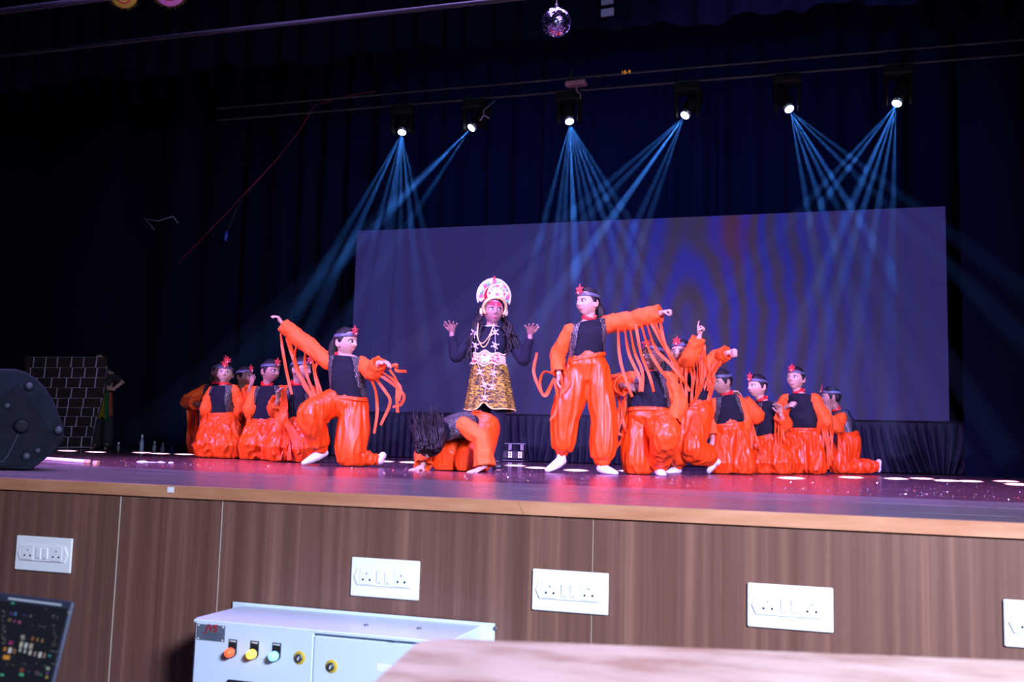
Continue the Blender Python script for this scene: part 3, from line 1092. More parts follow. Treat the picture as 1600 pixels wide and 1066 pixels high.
outl = [(-95, 600), (-70, 584), (-40, 577), (0, 575), (24, 575.5), (40, 580), (57, 591), (70, 604), (82, 622), (91, 642), (97, 660), (100, 672), (101.5, 681), (99, 689), (92, 699), (80, 710), (66, 722), (52, 733), (46, 735.5), (38, 735.5), (25, 734.5), (0, 733.5), (-60, 731), (-90, 700)]
P = [sy(*q) for q in outl]
dep = .40
cen = sum(P, V((0, 0, 0))) / len(P)
rows = []
for d, k in ((dep, .80), (dep - .02, .84), (.02, .99), (.006, .98), (0, .955)):
    rows.append([cen + (p - cen) * k + SN * d for p in P])
MB().grid(rows, True, True, True).build('cabinet', m_spk, sp, False)
m_spk2 = mat('recessed_black_plastic', (0.0065, 0.0085, 0.016), 0.75, spec=.12, var=.3, varscale=20)
inner = [(28.5, 600), (45, 622), (66, 654), (84, 681), (89, 692), (76, 705), (60, 716), (40, 727), (0, 728), (-40, 722), (-40, 640), (-5, 630), (10, 616)]
MB().prism([((p - SC).dot(SX), p.z) for p in [sy(*q) for q in inner]], SX, V((0, 0, 1)), V((SC.x, SC.y, 0)) - SN * .0005, .010).build('side_panel', m_spk2, sp, False)
for k, ln_ in enumerate((([(28.5, 599), (45, 621), (66, 653), (84, 681), (90, 693)]), ([(28.5, 599), (10, 615), (-6, 630), (-30, 650)]))):
    MB().tube([sy(*q, .010) for q in ln_], .004, 6).build('ridge', m_spk, sp)
for (px, py, r) in ((46, 603.5, .017), (11.5, 634, .015), (91.5, 672, .018), (41.5, 712.5, .018), (59, 704, .014)):
    p = sy(px, py, .009)
    sb = MB().cyl(p, -SN, r * 1.45, .006, 20).build('bolt_cup', m_spk2, sp)
    MB().ball(p - SN * .008, (r, .009, r), SX, SN, nu=16, nv=8).build('rubber_foot', mat('rubber_grey', (.04, .05, .075), .5, spec=.3), sb)
p = sy(33, 666, .010)
pc_ = MB()
pc_.tube([p, p - SN * .008], [.040, .036], 24, caps=True)
cup = pc_.build('pole_cup', m_spk, sp)
MB().cyl(p + SX * .003 - SN * .04, -SN, .027, .003, 20).build('cup_hole', m_hole, cup)
for dz in (-.012, 0, .012):
    sbox(MB(), p + SX * .004 - SN * .0445 + V((0, 0, dz)), (.036, .003, .005)).build('slot_bar', m_spk, cup, False)
MB().tube([sy(28, 679, .011), sy(24, 688, .011), sy(12, 712, .011), sy(5, 721, .011), sy(-4, 722, .011)], .003, 6).build('groove', MATS['rubber_grey'], sp)

# ------------------------------------------------------------------ brick prop at the back left
WY = 11.7
m_brick = mat('dark_brown_painted_brick', (0.024, 0.010, 0.014), 0.8, var=.3, varscale=12)
m_joint = mat('chalk_white_line', (0.55, 0.48, 0.75), 0.7)


def wy(px, py, d=0.0):
    return at_y(px, py, WY - d)


bw = thing('brick_wall_prop', wy(105, 703), 'dark brown stage wall prop with white painted brick joints, far left', 'stage prop')
prof = [(40, 558), (163, 558), (168, 575), (166, 590), (164, 606), (161, 620), (157, 637), (152, 651), (149, 666), (146, 682), (143, 699.5), (40, 700)]
rowy = [558, 574.5, 590.5, 606, 622.5, 637, 651, 666.5, 683, 699]
edge_r = [168, 167, 165, 162, 158, 154, 150, 147, 144, 142]
for ins, y0_, th_, m_, nm_ in ((0, .018, .013, m_brick, 'board'), (1.2, .0055, .003, m_joint, 'chalk_layer')):
    MB().prism([(lambda p: (p.x, p.z))(wy(q[0] - (ins if q[0] > 100 else -ins), q[1])) for q in prof], V((1, 0, 0)), V((0, 0, 1)), (0, WY + y0_, 0), th_).build(nm_, m_, bw, False)
MB().box(tuple(wy(100, 630) + V((0, .3, -.35))), (.06, .5, .6)).build('back_brace', m_dark, bw, False)
rw = random.Random(4)
for i in range(9):
    y0, y1 = rowy[i], rowy[i + 1]
    off = (0, 10, 17, 22, 29, 38, 42, 48, 53)[i]
    x = 18 + (off * 1.1) % 20 + (rw.uniform(-2, 2))
    while x < edge_r[i] - 6:
        x2 = min(x + rw.uniform(17, 24), edge_r[i] + rw.uniform(-.5, .5))
        if edge_r[i] - x2 < 7:
            x2 = edge_r[i]
        sl = (y1 - y0) * .12
        if x2 > 38:
            g = .27
            xa_ = max(x, 38)
            poly = [(xa_ + g - sl * .3 + rw.uniform(-.4, .4), y1 - g + rw.uniform(-.3, .3)), (x2 - g - sl + rw.uniform(-.4, .4), y1 - g + rw.uniform(-.3, .3)), (x2 - g + rw.uniform(-.4, .4), y0 + g + rw.uniform(-.3, .3)), (xa_ + g + sl * .7, y0 + g)]
            MB().prism([(lambda p: (p.x, p.z))(wy(*q)) for q in poly], V((1, 0, 0)), V((0, 0, 1)), (0, WY + .0025, 0), .004).build('brick', m_brick, bw, False)
        x = x2

# ------------------------------------------------------------------ floor lamp bar upstage
BY = 12.3
m_violet = mat('violet_led', (.6, .4, 1), .3, emit=(.60, .32, 1.0), estr=5)
p0 = at_y(820, 719, BY)
lb = thing('led_light_bar', (p0.x - .4, BY, 0), 'low stage light bar with clusters of glowing violet leds behind the leggings', 'stage light')
MB().box((p0.x - .42, BY, .095), (.86, .12, .11), bev=.01).build('housing', m_black, lb, False)
MB().box((p0.x - .42, BY - .005, .022), (.86, .16, .012), bev=.003).build('base_strip', m_steel, lb, False)
for k in range(5):
    c = at_y(812.5 - 15.3 * k, 706.5, BY - .062)
    for i in range(2):
        for j in range(3):
            MB().ball((c.x + (i - .5) * .028, BY - .061, .095 + (j - 1) * .028), (.0105, .006, .0105), nu=10, nv=6).build('led', m_violet, lb)
for k in range(3):
    x = p0.x - .04 - .16 * k
    MB().box((x, BY, .19), (.05, .02, .08), bev=.004).build('bracket', m_steel, lb, False)
MB().tube([(p0.x - .85, BY + .02, .235), (p0.x + .0, BY + .02, .235)], .009, 8).build('rail', m_steel, lb)

# ------------------------------------------------------------------ mirror ball
MY = 6.2
cb = at_y(869, 35, MY)
R_ = 22.2 / px_per_m(cb)
m_mir = mat('mirror_tile', (.58, .56, .84), .16, 1.0)
mbx = thing('mirror_ball', cb, 'round mirror ball hanging at the top centre of the stage', 'mirror ball')
MB().ball(cb, R_ * .985, nu=28, nv=18).build('core', m_black, mbx)
rm = random.Random(2)
ts = MB()
nla = 22
for i in range(nla):
    la0, la1 = -PI / 2 + PI * (i + .06) / nla, -PI / 2 + PI * (i + .94) / nla
    nlo = max(4, int(44 * math.cos((la0 + la1) / 2)))
    for j in range(nlo):
        a0, a1 = 2 * PI * (j + .06) / nlo, 2 * PI * (j + .94) / nlo
        q = [cb + V((math.cos(la) * math.cos(a), math.cos(la) * math.sin(a), math.sin(la))) * R_ for la, a in ((la0, a0), (la0, a1), (la1, a1), (la1, a0))]
        nrm = (q[0] + q[2] - cb * 2).normalized()
        tl = nrm.orthogonal() * rm.uniform(-.0022, .0022)
        q = [p + nrm * rm.uniform(0, .0035) for p in q]
        ts.add([*q, *[p - nrm * .003 for p in q]], [(0, 1, 2, 3), (0, 4, 5, 1), (1, 5, 6, 2), (2, 6, 7, 3), (3, 7, 4, 0)])
tag(ts.build('mirror_tiles', m_mir, mbx, False), kind='stuff')
MB().tube([cb + V((0, 0, R_ * .97)), cb + V((0, 0, R_ * 1.25))], .012, 10).build('cap', m_steel, mbx)
MB().tube([cb + V((0, 0, R_ * 1.2)), V((cb.x, cb.y, 8.2))], .004, 6).build('cord', m_steel, mbx)

# ------------------------------------------------------------------ small things overhead
fx = at_y(900, 131, 10.9)
t = thing('pink_fixture', fx, 'small pinkish box fixture clamped on the truss above the third lamp', 'fixture')
m_pk = mat('red_light_on_grey', (.32, .15, .19), .5)  # red light falling on the box, put into its colour as pink
MB().box(fx, (.24, .12, .055), bev=.008, X=V((1, 0, .04)).normalized()).build('box', m_pk, t, False)
MB().tube([fx + V((.0, 0, -.02)), fx + V((.02, -.02, -.11)), fx + V((.06, -.02, -.13)), fx + V((.06, -.02, -.19))], .008, 8).build('arm', m_pk, t)
MB().tube([fx + V((-.08, 0, 0)), fx + V((-.08, .1, .22))], .012, 8).build('clamp', m_steel, t)
hk = at_y(757, 186, 10.6)
t = MB()
t.tube([hk + V((-.05, 0, -.01)), hk + V((-.01, 0, .05)), hk + V((.05, 0, .01))], .010, 8)
t.tube([hk + V((-.01, 0, .05)), hk + V((-.015, 0, .1)), hk + V((-.015, 0.38, 0.35))], .007, 8)
o = t.build('hook_clamp', mat('lilac_metal', (.4, .32, .5), .4, .4), None, origin=hk)
tag(o, 'small lilac hook clamp hanging beside the second lamp', 'clamp')
for k, (px, py, w, h) in enumerate(((949, 3, 19.5, 9), (949, 19.5, 20.5, 12))):
    q = at_y(px, py, 9.4)
    s_ = 9.4 / 1500
    o = MB().box(q, (w * s_ * 1.03, .03, h * s_), X=V((1, 0, .05)).normalized(), bev=.004).build('hanging_sign', mat('pale_blue_board', (.20, .26, .34), .6), None, False, origin=q)
    tag(o, ('pale blue grey board cut by the top edge of the photo', 'pale blue grey board just right of the mirror ball, lower one')[k], 'board')
# two round paper rosettes at the top left
m_gold = mat('gold_tinsel', (.22, .16, .03), .4, .5)
for k, (px, py, rpx, col, nm) in enumerate(((193, -9, 21, (.62, .42, .04), 'yellow'), (264, -16, 25, (.80, .22, .62), 'pink'))):
    q = at_y(px, py, 6.6)
    s_ = 1 / px_per_m(q)
    t = thing('paper_rosette', q, nm + ' round paper rosette with tinsel fringe at the top left edge', 'decoration')
    N_ = (EYE - q).normalized()
    X_ = N_.cross(V((0, 0, 1))).normalized() * -1
    Y_ = X_.cross(N_) * -1
    if Y_.z < 0:
        Y_ = -Y_
    MB().ball(q, (rpx * s_, rpx * s_, .03), X_, Y_, N_, 28, 10).build('disc', mat('paper_' + nm, col, .6), t)
    mk = MB()
    mk.tube([q + X_ * (rpx * s_ * .55 * math.cos(a)) + Y_ * (rpx * s_ * .62 * math.sin(a)) + N_ * .027 for a in [PI + PI * i / 12 for i in range(13)]], .006, 6)
    mk.build('red_ring', mat('red_paint', (.55, .03, .03), .5), t)
    fr = MB()
    for i in range(70):
        a = 2 * PI * i / 70 + random.uniform(-.03, .03)
        u = X_ * math.cos(a) + Y_ * math.sin(a)
        fr.tube([q + u * (rpx * s_ * .97), q + u * (rpx * s_ * random.uniform(1.06, 1.22)) + N_ * random.uniform(-.02, .02)], [.004, .002], 4)
    tag(fr.build('fringe', m_gold, t), kind='stuff')
    MB().tube([q + Y_ * rpx * s_, q + Y_ * rpx * s_ + V((0, 0, .6))], .003, 6).build('string', m_steel, t)
# slanting red rope and the bits hung on the left
m_rope = mat('dark_red_rope', (.30, .015, .04), .7)
o = MB().tube([at_y(280, 410, 13.0), at_y(352, 335, 12.8), at_y(430, 252, 12.6), at_y(468, 205, 12.4), at_y(490, 166, 12.2), at_y(530, 152, 11.6), at_y(585, 143, 11.0)], .007, 8).build('red_rope', m_rope, None, origin=at_y(430, 252, 12.6))
tag(o, 'thin slack red rope slanting across the left back curtain', 'rope')
q = at_y(353, 369, 12.8)
t = thing('blue_pulley', q, 'small dark blue object hanging from a string near the red rope', 'pulley')
MB().ball(q, (.035, .03, .08), X=V((1, 0, .3)).normalized()).build('body', mat('blue_plastic', (.03, .06, .35), .4), t)
MB().tube([q + V((.02, 0, .07)), q + V((.06, 0, .16)), at_y(372, 320, 12.8), at_y(430, 251, 12.62)], .003, 6).build('string', m_steel, t)
q = at_y(248, 343, 13.2)
t = MB()
a_, b_ = at_y(227, 345, 13.2), at_y(270, 341, 13.2)
t.tube([a_ + V((0, .25, -.10)), a_ + V((0, 0, .03)), (a_ + b_) / 2 + V((0, -.02, -.03)), b_ + V((0, 0, .03)), b_ + V((-.01, .25, -.1))], .006, 6)
o = t.build('white_cord', mat('white_cord', (.45, .5, .6), .6), None, origin=q)
tag(o, 'short white cord looped on the left side curtain', 'cord')

# ------------------------------------------------------------------ small things on the stage floor
ra, rb_ = at_z(58, 716, .012), at_z(134, 721.5, .012)
t = thing('pale_tube', (ra + rb_) / 2 - V((0, 0, .012)), 'pale pinkish tube lying on the stage floor behind the speaker', 'tube')
MB().tube([ra, rb_], .014, 10).build('tube', mat('pale_tube', (.90, .80, .82), .35), t)
MB().tube([rb_, rb_ + (rb_ - ra).normalized() * .05], .015, 10).build('end_cap', mat('orange_cap', (.6, .3, .2), .5), t)
bx = at_z(150, 726, 0)
o = MB().box(bx + V((0, 0, .012)), (.035, .03, .024), bev=.003).build('small_block', MATS['orange_cap'], None, False, origin=bx)
tag(o, 'small pale orange block beside the end of the tube on the floor', 'block')
cl_ = MB()
w0 = at_z(248, 724, 0)
rc = random.Random(9)
for i in range(9):
    a = w0 + V((rc.uniform(-.14, .10), rc.uniform(-.06, .06), .004))
    cl_.ball(a, (rc.uniform(.02, .06), rc.uniform(.015, .04), rc.uniform(.004, .014)), nu=9, nv=6)
o = cl_.remesh('plastic_scrap', mat('white_scrap', (.75, .72, .9), .4), None, .005)
tag(o, 'crumpled white plastic scrap on the floor at the left', 'scrap')
for k, (px, py, hh, nm, col) in enumerate(((185, 699, .10, 'grey', (.10, .10, .11)), (221, 701, .22, 'tall pale', (.34, .35, .42)), (241, 700, .13, 'clear white capped', (.3, .32, .38)), (254, 700, .11, 'small pale', (.3, .33, .4)), (268, 702, .05, 'violet', (.12, .06, .5)))):
    q = at_y(px, py, 11.9 - .1 * k)
    q.z = 0.0
    t = thing('bottle', q, nm + ' little bottle standing on the dark floor below the side curtain', 'bottle', 'bottles along the left curtain')
    m_ = mat('bottle_' + nm.replace(' ', '_'), col, .25)
    MB().tube([q + V((0, 0, .012)), q + V((0, 0, hh * .55)), q + V((0, 0, hh * .72)), q + V((0, 0, hh * .85))], [.028, .028, .013, .012], 12).build('body', m_, t)
    MB().tube([q + V((0, 0, hh * .86)), q + V((0, 0, hh * .97))], .014, 10).build('cap', m_white, t)
# glitter and paper scraps, nobody could count them
gl = MB()
rg = random.Random(21)
for i in range(900):
    if rg.random() < .75:
        px, py = rg.uniform(60, 1600), 0
        y_ = 5.3 + abs(rg.gauss(0, 1.9))
        d = ray(px, 740)
        p = EYE + d * (y_ / d.y)
    else:
        c_ = rg.choice([(830, 736), (640, 731), (330, 722), (1005, 744)])
        p = at_z(c_[0] + rg.gauss(0, 45), c_[1] + abs(rg.gauss(0, 5)), 0)
    s_ = rg.uniform(.0012, .0045)
    a = rg.uniform(0, PI)
    ti = rg.uniform(-.6, .6)
    u = V((math.cos(a), math.sin(a), ti * .6)).normalized() * s_
    w_ = V((-math.sin(a), math.cos(a), rg.uniform(-.5, .9))).normalized() * s_ * rg.uniform(.5, 1)
    p = V((p.x, p.y, .0012 + abs(u.z) + abs(w_.z)))
    k = rg.choice([0, 0, 0, 1, 2])
    n_ = u.cross(w_).normalized() * .0005
    gl.add([p - u - w_ - n_, p + u - w_ - n_, p + u + w_ - n_, p - u + w_ - n_, p - u - w_ + n_, p + u - w_ + n_, p + u + w_ + n_, p - u + w_ + n_], [(0, 1, 2, 3), (7, 6, 5, 4), (0, 4, 5, 1), (1, 5, 6, 2), (2, 6, 7, 3), (3, 7, 4, 0)], k)
o = gl.build('glitter_scraps', [mat('silver_foil', (.85, .8, .9), .25, .8), mat('gold_foil', (.9, .5, .15), .3, .7), mat('red_foil', (.8, .1, .08), .35, .4)], None, False)
tag(o, 'scattered glitter flakes and foil scraps on the glossy stage floor', 'glitter', kind='stuff')

# ------------------------------------------------------------------ people
SKINS = {'fair': (0.50, 0.30, 0.235), 'mid': (0.36, 0.20, 0.15), 'dark': (0.15, 0.075, 0.055), 'painted': (0.34, 0.17, 0.17)}  # dark: two faces in shadow, the shade put into the skin colour
m_hair = mat('black_hair', (0.008, 0.006, 0.009), 0.5, spec=.3, bump=(70, .6, (1, 1, .12)))
m_eye = mat('eye_white', (0.80, 0.80, 0.80), 0.25)
m_iris = mat('dark_iris', (0.012, 0.008, 0.007), 0.2)
m_brow = mat('black_brow', (0.015, 0.01, 0.012), 0.7)
m_lip_r = mat('rosy_lips', (0.40, 0.09, 0.10), 0.4)
m_lip_n = mat('plain_lips', (0.30, 0.12, 0.11), 0.5)
m_band = mat('blue_grey_satin_band', (0.085, 0.095, 0.16), 0.35)
m_star = mat('red_glitter_star', (0.72, 0.045, 0.055), 0.4, bump=(260, .9, (1, 1, 1)), spec=.8)
m_gem = mat('pale_gem', (.8, .6, .5), .2)
m_choker = mat('red_satin_ribbon', (0.70, 0.022, 0.022), 0.3)
m_tee = mat('black_jersey', (0.006, 0.0065, 0.016), 0.85, spec=.2, bump=(14, .25, (1, 1, .6)))
m_satin = mat('orange_satin', (0.80, 0.058, 0.003), 0.40, spec=.42, bump=(45, .16, (1, 1, .10)))
m_orange = mat('orange_cotton', (0.82, 0.082, 0.0018), 0.75, bump=(22, .25, (1, 1, 1)))
m_orange2 = mat('orange_ribbon', (0.84, 0.070, 0.004), 0.6)
m_sock = mat('white_sock', (0.74, 0.70, 0.74), 0.8, bump=(40, .2, (1, 1, 1)))


def sequin_mat():
    m, nt, b = nodes_of('sequinned_black_vest')
    N, L = nt.nodes, nt.links
    uv = N.new('ShaderNodeUVMap')
    uv.uv_map = 'uv'
    sep = N.new('ShaderNodeSeparateXYZ')
    L.new(uv.outputs[0], sep.inputs[0])

    def mth(op, a, bb=None):
        n = N.new('ShaderNodeMath')
        n.operation = op
        for i, x in enumerate((a, bb)):
            if x is None:
                continue
            if isinstance(x, (int, float)):
                n.inputs[i].default_value = x
            else:
                L.new(x, n.inputs[i])
        return n.outputs[0]
    s = 0.034
    u = mth('DIVIDE', mth('ADD', sep.outputs[0], sep.outputs[1]), s)
    v = mth('DIVIDE', mth('SUBTRACT', sep.outputs[0], sep.outputs[1]), s)
    lu = mth('LESS_THAN', mth('ABSOLUTE', mth('SUBTRACT', mth('FRACT', u), 0.5)), 0.07)
    lv = mth('LESS_THAN', mth('ABSOLUTE', mth('SUBTRACT', mth('FRACT', v), 0.5)), 0.07)
    ln_ = mth('MAXIMUM', lu, lv)
    vo = N.new('ShaderNodeTexVoronoi')
    vo.inputs['Scale'].default_value = 260
    L.new(uv.outputs[0], vo.inputs['Vector'])
    sx = N.new('ShaderNodeSeparateXYZ')
    L.new(vo.outputs['Color'], sx.inputs[0])
    fl = mth('MULTIPLY', ln_, mth('GREATER_THAN', sx.outputs[0], 0.55))
    mix = N.new('ShaderNodeMix')
    mix.data_type = 'RGBA'
    L.new(fl, mix.inputs['Factor'])
    mix.inputs['A'].default_value = (0.008, 0.008, 0.012, 1)
    mix.inputs['B'].default_value = (0.42, 0.40, 0.42, 1)
    L.new(mix.outputs['Result'], b.inputs['Base Color'])
    b.inputs['Roughness'].default_value = 0.4
    # sequins tilt a little each way
    bp = N.new('ShaderNodeBump')
    bp.inputs['Strength'].default_value = .6
    bp.inputs['Distance'].default_value = .004
    L.new(sx.outputs[1], bp.inputs['Height'])
    L.new(bp.outputs['Normal'], b.inputs['Normal'])
    return m


m_vest = sequin_mat()


def skin_mat(k):
    return mat('skin_' + k, SKINS[k], 0.5, var=.06, varscale=9)


def head_pt(lon, lat, face=True):
    """a child's head, chin to crown = 1, x right, y forward, z up"""
    dx, dy, dz = math.sin(lon) * math.cos(lat), math.cos(lon) * math.cos(lat), math.sin(lat)
    x, y, z = .365 * dx, .45 * dy, .5 * dz
    t = max(0.0, -z / .5)
    x *= 1 - .36 * t ** 1.7
    if y > 0:
        y *= 1 - .10 * t ** 2
    else:
        y *= 1 - .42 * t ** 1.2
    if face and dy > 0:
        w = min(1, dy * 1.6) ** 1.5
        pr = 0.0
        if -.17 < z < .12:
            pr = max(0, (.12 - z) / .22) if z > -.10 else max(0, (z + .17) / .07)
        y += w * .105 * math.exp(-(x / .052) ** 2) * pr
        y += w * .03 * math.exp(-((x / .10) ** 2)) * math.exp(-((z + .10) / .045) ** 2)
        y -= w * .034 * math.exp(-(((abs(x) - .155) / .085) ** 2 + ((z - .03) / .055) ** 2))
        y += w * .014 * math.exp(-((z - .11) / .04) ** 2)
        y += w * .030 * math.exp(-((x / .11) ** 2 + ((z + .25) / .05) ** 2))
        y += w * .035 * math.exp(-((x / .11) ** 2 + ((z + .43) / .07) ** 2))
        y += w * .018 * math.exp(-(((abs(x) - .2) / .09) ** 2 + ((z + .13) / .09) ** 2))
    return x, y, z


class Head:
    def __init__(s, c, h, yaw, pitch, roll):
        c = V(c)
        tc = V((EYE.x - c.x, EYE.y - c.y, 0)).normalized()
        pr = V((-tc.y, tc.x, 0))
        ya, pi_, ro = math.radians(yaw), math.radians(pitch), math.radians(roll)
        f = tc * math.cos(ya) + pr * math.sin(ya)
        r = V((-f.y, f.x, 0))
        f2 = f * math.cos(pi_) + V((0, 0, 1)) * math.sin(pi_)
        u = f2.cross(r) * -1
        if u.dot(V((0, 0, 1))) < 0 and abs(pitch) < 90:
            u = -u
        r2 = r * math.cos(ro) - u * math.sin(ro)
        u2 = u * math.cos(ro) + r * math.sin(ro)
        s.c, s.h, s.f, s.r, s.u = c, h, f2, r2, u2

    def w(s, x, y, z):
        return s.c + (s.r * x + s.f * y + s.u * z) * s.h

    def grid(s, face=True, nu=44, nv=34, scale=1.0, fn=None):
        rows = []
        for i in range(nv + 1):
            la = -PI / 2 + PI * i / nv
            la = max(min(la, PI / 2 - .03), -PI / 2 + .03)
            row = []
            for j in range(nu):
                lo = -PI + 2 * PI * j / nu
                x, y, z = head_pt(lo, la, face)
                k = scale if fn is None else fn(lo, la, x, y, z)
                row.append(s.w(x * k, y * k, z * k))
            rows.append(row)
        return rows


def face_bits(root, H, sk, gaze=0.0, lips=None, makeup=False, mouth_open=0.0):
    g = MB().grid(H.grid(True), True, True, True)
    tree = BVHTree.FromPolygons([tuple(p) for p in g.v], [f for f in g.f])

    def on(x, z, off):
        o = H.w(x, 1.2, z)
        hit = tree.ray_cast(o, -H.f)
        p = hit[0] if hit[0] is not None else H.w(x, .4, z)
        return p + H.f * off

    def decal(poly, off, thick=.0012):
        n = len(poly)
        cx = sum(p[0] for p in poly) / n
        cz = sum(p[1] for p in poly) / n
        a = [on(p[0], p[1], off) for p in poly]
        m_ = [on(cx + (p[0] - cx) * .5, cz + (p[1] - cz) * .5, off + thick * .7) for p in poly]
        bk = [p - H.f * .005 for p in a]
        b = MB()
        b.add([*bk, *a, *m_, on(cx, cz, off + thick)], [(i, (i + 1) % n, n + (i + 1) % n, n + i) for i in range(n)] + [(n + i, n + (i + 1) % n, 2 * n + (i + 1) % n, 2 * n + i) for i in range(n)] + [(2 * n + i, 2 * n + (i + 1) % n, 3 * n) for i in range(n)] + [tuple(range(n - 1, -1, -1))])
        return b

    def alm(cx, cz, w, h, tilt=0.0, n=12):
        out = []
        for k in range(n):
            a = 2 * PI * k / n
            x = math.cos(a)
            z = math.sin(a) * (1 - .45 * abs(x) ** 2)
            out.append((cx + x * w, cz + z * h + tilt * x * w))
        return out
    for sd in (-1, 1):
        e = decal(alm(sd * .152, .028, .072, .036, .08 * sd), .003).build('eye', m_eye, root)
        decal(alm(sd * .152, .030, .090, .050 if makeup else .044, .08 * sd), .0018).build('eyelid_line', m_brow, e)
        decal(alm(sd * .152 + gaze * .032, .030, .033, .036, 0, 10), .0048).build('iris', m_iris, e)
        br = [(sd * (.07 + .19 * k / 6), .098 + .030 * math.sin(PI * min(1, k / 5)) - .004 * k) for k in range(7)]
        poly = br + [(x, z - .020 + .012 * abs(k) / 6) for k, (x, z) in list(enumerate(br))[::-1]]
        decal(poly, .002, .001).build('eyebrow', m_brow, root)
    lw = .098
    up = [(-lw, -.252), (-.05, -.232), (-.018, -.226), (0, -.231), (.018, -.226), (.05, -.232), (lw, -.252), (.05, -.256 - mouth_open * .3), (0, -.258 - mouth_open * .4), (-.05, -.256 - mouth_open * .3)]
    lo = [(-lw, -.252), (-.05, -.258 - mouth_open), (0, -.260 - mouth_open), (.05, -.258 - mouth_open), (lw, -.252), (.055, -.282 - mouth_open), (0, -.294 - mouth_open), (-.055, -.282 - mouth_open)]
    lp_ = decal(up, .0015, .002).build('lips', lips or m_lip_n, root)
    decal(lo, .0015, .002).build('lower_lip', lips or m_lip_n, lp_)
    if mouth_open:
        decal([(-.07, -.253), (.07, -.253), (.05, -.262 - mouth_open), (-.05, -.262 - mouth_open)], .0022, .0008).build('teeth', m_eye, lp_)


def hair_short(root, H, seed=0, long_back=False, girl=False, vol=1.0):
    rnd = random.Random(seed)
    o_ = V((rnd.uniform(0, 9), rnd.uniform(0, 9), 0))

    def fn(lo, la, x, y, z):
        a = abs(math.degrees(lo))
        e = math.degrees(la)
        if girl:
            line = np.interp(a, [0, 45, 60, 78, 95, 120, 180], [50, 46, 26, -2, -8, -40, -48])
        else:
            line = np.interp(a, [0, 40, 55, 70, 80, 86, 100, 120, 180], [42, 40, 28, 8, -16, -14, 0, -30, -42])
        k = 1 / (1 + math.exp(-(e - line) / 2.2))
        nz = noise.noise(V((x * 9, y * 9, z * 4)) + o_)
        n2 = noise.noise(V((x * 26, y * 26, z * 8)) + o_)
        top = .075 + .03 * max(0, math.sin(la)) + .035 * nz + (.03 if not girl else .012) * n2
        return 1 + k * top * vol - (1 - k) * .13
    b = MB().grid(H.grid(False, 64, 44, 1, fn), True, True, True)
    return b.build('hair', m_hair, root)


def headband(root, H, star_tilt=0, mt=None, star=True, star2=None, size=1.0):
    def ring(zf, zb, out):
        row = []
        for k in range(36):
            lo = 2 * PI * k / 36
            z = zb + (zf - zb) * (.5 + .5 * math.cos(lo))
            la = math.asin(max(-1, min(1, z / .5)))
            x, y, _ = head_pt(lo, la, False)
            row.append(H.w(x * out, y * out, z))
        return row
    o = 1.135
    rows = [ring(.225, .13, 1.05), ring(.225, .13, o), ring(.29, .19, o * 1.012), ring(.355, .25, o * 1.02), ring(.355, .25, 1.04)]
    hb = MB().grid(rows, True).build('headband', mt or m_band, root)
    for k in range(2 if star2 else 1):
        if not star:
            break
        zc, xc, rot, sc = (.405, 0, star_tilt, size) if k == 0 else star2
        R1, R2 = .215 * sc, .115 * sc
        poly = []
        for i in range(12):
            a = PI / 2 + math.radians(rot) + PI * i / 6
            r = (R1 * (1.12 if i in (0,) else 1)) if i % 2 == 0 else R2
            poly.append((r * math.cos(a), r * math.sin(a)))
        la = math.asin(max(-1, min(1, .29 / .5)))
        y = head_pt(0, la, False)[1] * o + .02
        O = H.w(xc, y, zc)
        tilt = .12
        Yd = (H.u * math.cos(tilt) + H.f * math.sin(-tilt) * -1 * -1).normalized()
        N_ = H.r.cross(Yd)
        if N_.dot(H.f) < 0:
            N_ = -N_
        b = MB()
        n = 12
        fr = [O + (H.r * p[0] + Yd * p[1]) * H.h for p in poly]
        bk = [p - N_ * .004 for p in fr]
        b.add([*fr, *bk, O + N_ * .010, O - N_ * .006], [(i, (i + 1) % n, 2 * n) for i in range(n)] + [(n + (i + 1) % n, n + i, 2 * n + 1) for i in range(n)] + [(i, n + i, n + (i + 1) % n, (i + 1) % n) for i in range(n)])
        s_ = b.build('star', m_star, root if k else hb, False)
        MB().ball(O + N_ * .009 - Yd * .10 * H.h, (.006, .006, .009), H.r, N_, Yd, 10, 6).build('gem', m_gem, root if k else hb)
    return hb


